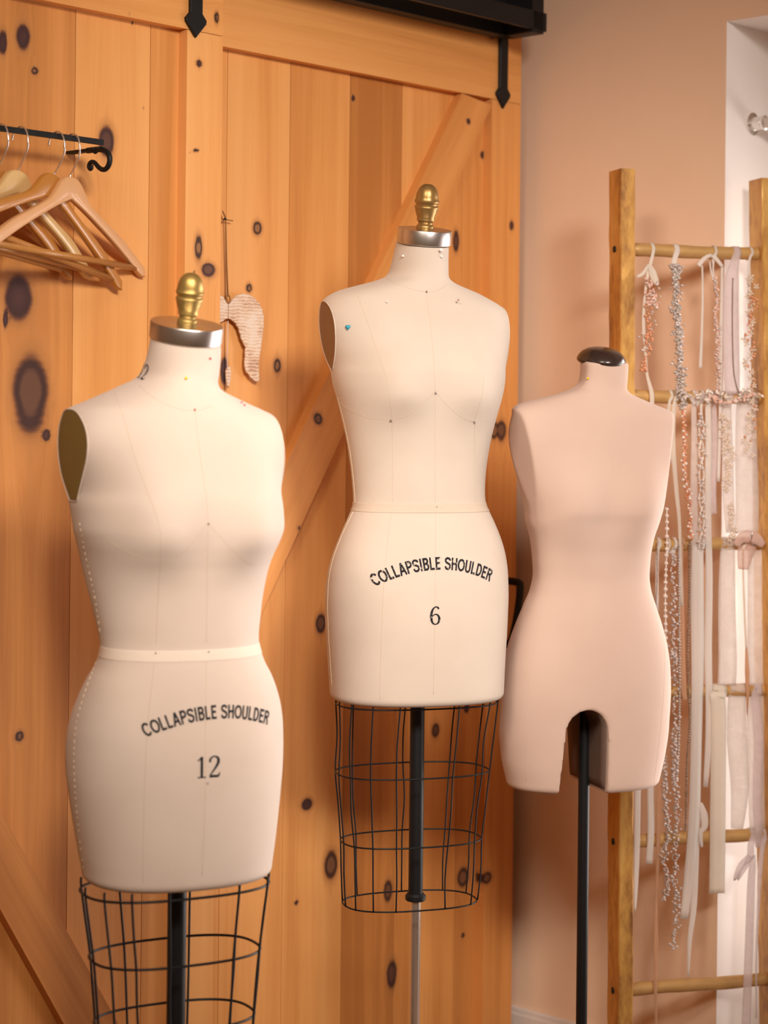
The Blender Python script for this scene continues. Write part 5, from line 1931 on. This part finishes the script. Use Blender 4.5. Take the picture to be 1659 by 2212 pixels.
r1 = MB(); ribbon_mesh(r1, over_rung(0, 1587, 0.026) + pxs([(1586, 570), (1580, 610), (1578, 700), (1581, 800), (1582, 852)], k0 - 0.003), [0.014] * 9 + [0.018, 0.030, 0.033, 0.031, 0.028], n=4)
tw_ = MB().tube(spline(pxs([(1583, 600), (1582, 700), (1584, 790), (1590, 830), (1600, 858)], k0 + 0.001), 8), 0.0011, 6)
vine('organza_scarf', 'wide lilac organza sash with a dark cord at right on the top rung', 'sash', [('sash_band', r1, M['sheer_l']), ('cord', tw_, M['darkbead'])], lad_pt(*on_lad(1587, 540), -0.026))
r1 = MB(); ribbon_mesh(r1, over_rung(0, 1619, 0.005) + pxs([(1619, 562), (1618, 610), (1618, 700)], k0), [0.005] * 9 + [0.005, 0.007, 0.004], n=4)
lf = leaf_sprigs(MB(), [(1617, 600), (1622, 660), (1618, 720), (1622, 790), (1624, 860), (1618, 930), (1615, 985)], k0 + 0.004, 34, 0.008, 0.006, 21, True)
vine('lace_vine', 'lace flower vine with copper stars at the right end of the top rung', 'hair vine', [('ribbon_tie', r1, M['ribbon_w']), ('flowers', lf, M['lacecream']), ('copper_beads', beadwork([(1620, 640), (1628, 670), (1618, 720), (1622, 800), (1618, 960)], k0 + 0.006, 0.005, 40, 0.0026, (1, 1, 1), 23), M['copperbead'])], lad_pt(*on_lad(1619, 540), -0.026))

# --- second rung
hang_ribbon('short cream ribbon looped on the second rung by the blush shoulder', 1, [(1446, 872), (1444, 930), (1452, 1000)], [0.006, 0.005, 0.006], M['ribbon_c'])
hang_ribbon('peach edged narrow ribbon slanting from the second rung past a pearl strand', 1, [(1456, 880), (1454, 960), (1461, 1060), (1467, 1120), (1470, 1200), (1473, 1310)], [0.008, 0.009, 0.008, 0.006, 0.005, 0.005], M['ribbon_c'], k=-0.009)
bp = [(1476, 880), (1478, 940), (1477, 1000), (1481, 1040), (1487, 1080), (1489, 1130), (1492, 1165)]
r1 = MB(); ribbon_mesh(r1, over_rung(1, 1476, 0.005) + pxs([(1476, 875), (1476, 890)], k0), [0.005] * 11, n=4)
vine('copper_bead_vine', 'copper and pink bead vine hanging from the second ladder rung', 'hair vine', [('ribbon_tie', r1, M['ribbon_c']), ('copper_beads', beadwork(bp, k0 + 0.002, 0.0022, 120, 0.0024, (1, 1, 1), 31), M['copperbead']), ('pearls', beadwork(bp, k0 + 0.004, 0.003, 46, 0.0026, (1, 1, 1), 32), M['pearl'])], lad_pt(*on_lad(1476, 857), -0.026))
r1 = MB(); ribbon_mesh(r1, over_rung(1, 1499, 0.012) + pxs([(1499, 880), (1500, 950), (1499, 1060), (1501, 1180), (1500, 1300)], k0 - 0.002), [0.010] * 9 + [0.010, 0.012, 0.014, 0.014, 0.013], n=4)
ribbon_mesh(r1, pxs([(1478, 852), (1492, 858), (1504, 874), (1512, 860), (1528, 850)], k0 + 0.004), [0.006, 0.009, 0.008, 0.010, 0.006], n=6)
vine('leaf_garland', 'silver leaf garland with ribbon draped over the second ladder rung', 'garland',
     [('ribbon_tie', r1, M['sheer']), ('leaves', leaf_sprigs(MB(), [(1482, 850), (1510, 858), (1540, 852), (1570, 862), (1600, 855), (1625, 850)], k0 + 0.010, 34, 0.013, 0.004, 33), M['leaf']), ('pink_beads', beadwork([(1540, 855), (1560, 870), (1600, 862), (1630, 850)], k0 + 0.012, 0.006, 60, 0.0026, (1, 1, 1), 34), M['pinkbead'])], lad_pt(*on_lad(1499, 857), -0.026))
mbr = MB()
for sg in (0, PI):
    pth = [(1515 + 5 * math.sin((y - 900) / 16.0 + sg), y) for y in range(895, 1190, 5)]
    mbr.tube(spline(pxs(pth, k0 + 0.001), 2), 0.0019, 6)
leaf_sprigs(mbr, [(1515, 900), (1515, 1190)], k0 + 0.002, 46, 0.009, 0.003, 36)
r1 = MB(); ribbon_mesh(r1, over_rung(1, 1515, 0.005) + pxs([(1515, 875), (1515, 900)], k0), [0.005] * 11, n=4)
vine('braided_trim', 'braided silver leaf trim hanging straight from the second rung', 'trim', [('ribbon_tie', r1, M['ribbon_w']), ('braid', mbr, M['leaf']), ('crystals', beadwork([(1516, 900), (1516, 1190)], k0 + 0.006, 0.004, 30, 0.0026, (1, 1, 1), 37), M['crystal'])], lad_pt(*on_lad(1515, 857), -0.026))
hang_ribbon('long white satin ribbon from the second rung left of the reveal', 1, [(1530, 875), (1531, 960), (1529, 1100), (1532, 1250), (1530, 1400), (1532, 1560), (1524, 1700)], [0.012, 0.013, 0.012, 0.013, 0.014, 0.014, 0.010], M['ribbon_w'], k=-0.012)
hang_ribbon('short sheer ribbon end beside the long satin one, second rung', 1, [(1543, 880), (1545, 960), (1540, 1050), (1542, 1110)], [0.010, 0.014, 0.012, 0.011], M['sheer_l'], k=-0.014)
lf = leaf_sprigs(MB(), [(1568, 900), (1572, 950), (1574, 1000), (1570, 1060)], k0 + 0.002, 24, 0.008, 0.006, 41, True)
lf2 = leaf_sprigs(MB(), [(1578, 1090), (1580, 1140), (1582, 1165)], k0 + 0.002, 10, 0.008, 0.005, 42, True)
r1 = MB(); ribbon_mesh(r1, over_rung(1, 1570, 0.018) + pxs([(1570, 880), (1572, 980), (1574, 1080), (1578, 1150)], k0 - 0.003), [0.015] * 9 + [0.018, 0.022, 0.022, 0.018], n=4)
vine('flower_scarf', 'sheer sash with tiny cream flowers from the second rung over white reveal', 'sash', [('sash_band', r1, M['sheer']), ('flowers', lf, M['lacecream']), ('lower_flowers', lf2, M['lacecream'])], lad_pt(*on_lad(1570, 857), -0.026))
hang_ribbon('broad sheer white panel hanging from second rung at far right', 1, [(1612, 880), (1612, 980), (1614, 1080), (1613, 1150)], [0.040, 0.044, 0.046, 0.046], M['sheer'], k=-0.016, name='sheer_panel', cat='fabric')

# --- third rung
pl = [(1440, 1100), (1440, 1180), (1437, 1280), (1438, 1380), (1440, 1500)]
r1 = MB(); ribbon_mesh(r1, over_rung(2, 1441, 0.004) + pxs([(1441, 1195), (1440, 1205)], k0), [0.004] * 11, n=4)
vine('pearl_strand', 'strand of spaced large pearls beside the hip of the blush form', 'bead strand', [('ribbon_tie', r1, M['ribbon_w']), ('pearls', strand(pl, k0 + 0.001, 0.0038, 3.2, 0.08, 2, 51), M['pearl'])], lad_pt(*on_lad(1441, 1174), -0.026))
r1 = MB(); ribbon_mesh(r1, over_rung(2, 1420, 0.006) + pxs([(1420, 1200), (1419, 1320)], k0 - 0.002), [0.006] * 9 + [0.006, 0.007], n=4)
vine('rhinestone_chain', 'fine rhinestone chain on ribbon at left of the third ladder rung', 'bead strand', [('ribbon_band', r1, M['ribbon_w']), ('chain', strand([(1420, 1170), (1420, 1250), (1416, 1330), (1414, 1420)], k0 + 0.001, 0.0018, 2.0, 0.05, 1, 52), M['silverbead'])], lad_pt(*on_lad(1420, 1174), -0.026))


def scrolls(px_path, k, seed):
    g = np.random.default_rng(seed)
    path = spline(pxs(px_path, k), 10)
    mb = MB()
    for i in range(0, len(path) - 4, 3):
        c = path[i]
        sg = 1 if (i // 3) % 2 else -1
        pts = [c + LD * sg * 0.0045 * math.cos(a) + Vector((0, 0, 1)) * 0.0052 * math.sin(a) + LN * 0.001 for a in np.linspace(-1.8, 2.2, 9)]
        mb.tube(pts, 0.0013, 5)
        mb.ball(pts[-1], 0.0022, 1)
    return mb


bp = [(1455, 1190), (1453, 1300), (1455, 1400), (1458, 1440), (1457, 1560), (1455, 1640), (1458, 1700), (1460, 1780), (1456, 1870), (1460, 1960), (1453, 2050)]
r1 = MB(); ribbon_mesh(r1, over_rung(2, 1455, 0.006) + pxs([(1455, 1192), (1455, 1205)], k0), [0.006] * 11, n=4)
vine('crystal_belt', 'longest crystal scroll belt hanging to near the bottom ladder rung', 'beaded belt',
     [('ribbon_tie', r1, M['ribbon_w']), ('scrollwork', scrolls(bp, k0 + 0.001, 61), M['silverbead']), ('crystals', beadwork(bp, k0 + 0.003, 0.0040, 260, 0.0026, (1, 1, 1), 62), M['crystal'])], lad_pt(*on_lad(1455, 1174), -0.026))
bp = [(1466, 1200), (1467, 1330), (1468, 1480), (1466, 1600), (1462, 1680)]
vine('beaded_fringe', 'slim silver bead cord close right of the crystal scroll belt', 'bead strand', [('bead_cord', strand([(1467, 1180)] + bp, k0 + 0.002, 0.0026, 1.9, 0.1, 1, 64), M['silverbead'])], lad_pt(*on_lad(1467, 1174), -0.014))
bp = [(1435, 1640), (1436, 1700), (1438, 1760), (1443, 1800), (1434, 1850), (1440, 1910), (1432, 1945)]
vine('scroll_pendant', 'short crystal scroll trim crossing the fifth rung under the blush form', 'beaded belt', [('scrollwork', scrolls(bp, k0 + 0.001, 66), M['silverbead']), ('crystals', beadwork(bp, k0 + 0.003, 0.0035, 110, 0.0026, (1, 1, 1), 67), M['crystal'])], lad_pt(*on_lad(1440, 1815), -0.01))
bp = [(1489, 1185), (1489, 1280), (1486, 1400), (1488, 1500), (1490, 1560), (1484, 1650), (1482, 1760), (1481, 1795)]
vine('pewter_bead_strand', 'pewter bead strand edging the widest white ribbon on its left', 'bead strand', [('bead_cord', strand([(1490, 1172)] + bp, k0 + 0.003, 0.0025, 2.0, 0.1, 1, 71), M['darkbead'])], lad_pt(*on_lad(1489, 1174), -0.012))
hang_ribbon('widest white ribbon with a forked end hanging below the fifth rung', 2, [(1506, 1192), (1505, 1300), (1506, 1450), (1503, 1600), (1499, 1760), (1490, 1880), (1478, 1985)], [0.020, 0.024, 0.022, 0.019, 0.020, 0.020, 0.016], M['ribbon_w'], k=-0.009)
hang_ribbon('white ribbon narrowing to a point near the bottom ladder rung', 2, [(1512, 1192), (1512, 1400), (1508, 1600), (1503, 1800), (1499, 1950), (1490, 2030), (1487, 2110)], [0.014, 0.016, 0.014, 0.015, 0.012, 0.009, 0.003], M['ribbon_w'], k=-0.012)
hang_ribbon('peach ribbon twisting down from the third rung to below the frame', 2, [(1471, 1192), (1473, 1330), (1476, 1480), (1481, 1512)], [0.008, 0.009, 0.010, 0.008], M['ribbon_p'], k=-0.010)
r1 = MB(); ribbon_mesh(r1, over_rung(2, 1612, 0.02) + pxs([(1610, 1195), (1606, 1230)], k0), [0.030] * 9 + [0.034, 0.02], n=4)
ribbon_mesh(r1, pxs([(1590, 1178), (1605, 1160), (1630, 1162), (1650, 1178)], k0 + 0.006), [0.010, 0.022, 0.022, 0.012], n=6)
vine('chiffon_bow', 'blush chiffon bow wrapped on the third rung over the white reveal', 'bow', [('bow_band', r1, M['chiffon'])], lad_pt(*on_lad(1612, 1174), -0.026))
hang_ribbon('sheer white panel falling from the third rung at far right', 2, [(1572, 1195), (1570, 1300), (1572, 1420), (1570, 1480)], [0.030, 0.034, 0.036, 0.036], M['sheer'], k=-0.018, name='sheer_panel', cat='fabric')
hang_ribbon('wide organza panel at the frame edge below the chiffon bow', 2, [(1635, 1195), (1634, 1400), (1632, 1600), (1636, 1800)], [0.036, 0.036, 0.034, 0.030], M['sheer'], k=-0.020, name='sheer_panel', cat='fabric')
r1 = MB(); ribbon_mesh(r1, over_rung(2, 1605, 0.006) + pxs([(1605, 1195), (1608, 1320), (1612, 1400)], k0 - 0.002), [0.005] * 9 + [0.004, 0.004, 0.003], n=4)
vine('gold_tassel', 'gold thread tassel with a fine tip crossing the fourth rung', 'tassel', [('cord', r1, M['lacecream']), ('tassel_threads', MB().tube(pxs([(1612, 1400), (1614, 1450), (1615, 1500), (1614, 1545)], k0), [0.0018, 0.0042, 0.003, 0.0008], 10), M['ribbon_p'])], lad_pt(*on_lad(1605, 1174), -0.026))

# --- fourth rung
hang_ribbon('broad cream ribbon with a frayed end from the fourth rung', 3, [(1549, 1505), (1553, 1540), (1551, 1700), (1550, 1850), (1549, 1930)], [0.028, 0.029, 0.030, 0.030, 0.030], M['ribbon_c'], k=-0.007)
hang_ribbon('soft white sheer sash hanging from the fourth rung at right', 3, [(1592, 1510), (1592, 1600), (1598, 1700), (1592, 1790)], [0.036, 0.040, 0.036, 0.024], M['sheer'], k=-0.018, name='sheer_panel', cat='fabric')
hang_ribbon('sheer ribbon at the frame edge hung over the fourth rung', 3, [(1632, 1508), (1640, 1600), (1636, 1720), (1640, 1830)], [0.018, 0.020, 0.018, 0.014], M['sheer_l'], k=-0.012)
# --- fifth rung
hang_ribbon('pale ribbon ending square under the right leg of the blush form', 3, [(1404, 1510), (1405, 1640), (1405, 1720), (1406, 1800), (1402, 1866)], [0.012, 0.012, 0.012, 0.012, 0.012], M['ribbon_w'], k=-0.006)
hang_ribbon('pale ribbon nearest the left ladder rail tapering to a point', 3, [(1378, 1510), (1378, 1640), (1377, 1720), (1376, 1820), (1374, 1910), (1372, 1968)], [0.012, 0.012, 0.012, 0.011, 0.008, 0.003], M['ribbon_w'], k=-0.006)
hang_ribbon('long thin peach ribbon crossing the bottom rung of the ladder', 3, [(1424, 1510), (1425, 1640), (1424, 1720), (1421, 1850), (1418, 1930), (1417, 2040), (1416, 2140), (1418, 2225)], [0.010, 0.010, 0.009, 0.007, 0.003, 0.009, 0.007, 0.004], M['ribbon_p'], k=-0.006)
mbo = MB(); ribbon_mesh(mbo, over_rung(4, 1622, 0.014) + pxs([(1622, 1825), (1620, 1850), (1600, 1870), (1590, 1900), (1605, 1880), (1625, 1850), (1622, 1920), (1618, 2040), (1612, 2212), (1612, 2260)], -0.006), [0.012] * 9 + [0.013, 0.014, 0.012, 0.010, 0.010, 0.012, 0.016, 0.017, 0.018, 0.018], n=4)
vine('organza_bow', 'lilac organza bow with long tails on the fifth rung at right', 'bow', [('bow_band', mbo, M['sheer_l'])], lad_pt(*on_lad(1622, 1815), -0.026))
hang_ribbon('narrow lilac ribbon with a loop at frame edge on fifth rung', 4, [(1648, 1825), (1642, 1880), (1640, 1930), (1634, 2060), (1634, 2200)], [0.010, 0.010, 0.006, 0.003, 0.003], M['sheer_l'], k=-0.008)
mbw = MB(); mbw.add(*(lambda v, f: (v, f))([], []))
wh = pxs([(1509, 1740), (1518, 1765), (1528, 1785), (1520, 1790), (1508, 1775)], -0.012)
hang_ribbon('white puckered satin loop end just above the fifth rung', 4, [(1516, 1830), (1514, 1800), (1522, 1785), (1520, 1760), (1512, 1735)], [0.004, 0.008, 0.014, 0.016, 0.008], M['ribbon_w'], k=-0.010, loop=False)

# ------------------------------------------------------------------ light
world = bpy.data.worlds.new('world')
scene.world = world
world.use_nodes = True
wn_ = world.node_tree
bg = wn_.nodes['Background']
bg.inputs['Color'].default_value = (1.0, 0.54, 0.25, 1)
bg.inputs['Strength'].default_value = 0.19


def area(name, loc, target, size, energy, col, size_y=None, spread=None):
    l = bpy.data.lights.new(name, 'AREA')
    l.energy = energy; l.color = col
    l.shape = 'RECTANGLE'; l.size = size; l.size_y = size_y or size
    if spread: l.spread = spread
    o = bpy.data.objects.new(name, l)
    COL.objects.link(o)
    o.location = loc
    o.rotation_euler = (Vector(target) - Vector(loc)).to_track_quat('-Z', 'Y').to_euler()
    return o


wc = rw((T0 + T1) / 2, 1.0, 0.42)
area('window_daylight', wc, wc - D, 1.9, 42, (1.0, 0.93, 0.90), 1.45, math.radians(115))


def spot(name, loc, target, energy, col, angle, blend, radius):
    l = bpy.data.lights.new(name, 'SPOT')
    l.energy = energy; l.color = col; l.spot_size = math.radians(angle); l.spot_blend = blend; l.shadow_soft_size = radius
    o = bpy.data.objects.new(name, l)
    COL.objects.link(o)
    o.location = loc
    o.rotation_euler = (Vector(target) - Vector(loc)).to_track_quat('-Z', 'Y').to_euler()
    return o


# warm overhead key lamp, then two unseen spots added as fill
spot('key_fill_spot', (0.95, 0.4, 2.6), (0.10, 3.2, 1.54), 510, (1.0, 0.92, 0.86), 45, 1.0, 0.38)
spot('key_fill_spot', (0.22, 0.0, 2.6), (-0.17, 2.9, 0.84), 290, (1.0, 0.90, 0.79), 27, 1.0, 0.22)  # unseen fill, added to lift the left form's hips and the door gap
spot('key_fill_spot', (-0.6, 0.8, 2.6), (0.48, 3.7, 1.10), 190, (1.0, 0.87, 0.73), 34, 1.0, 0.30)  # unseen fill from the left, added to brighten the tan wall and ladder

scene.view_settings.view_transform = 'Standard'
scene.view_settings.look = 'None'
scene.view_settings.exposure = -0.10
scene.view_settings.gamma = 1.0
scene.view_settings.use_curve_mapping = False
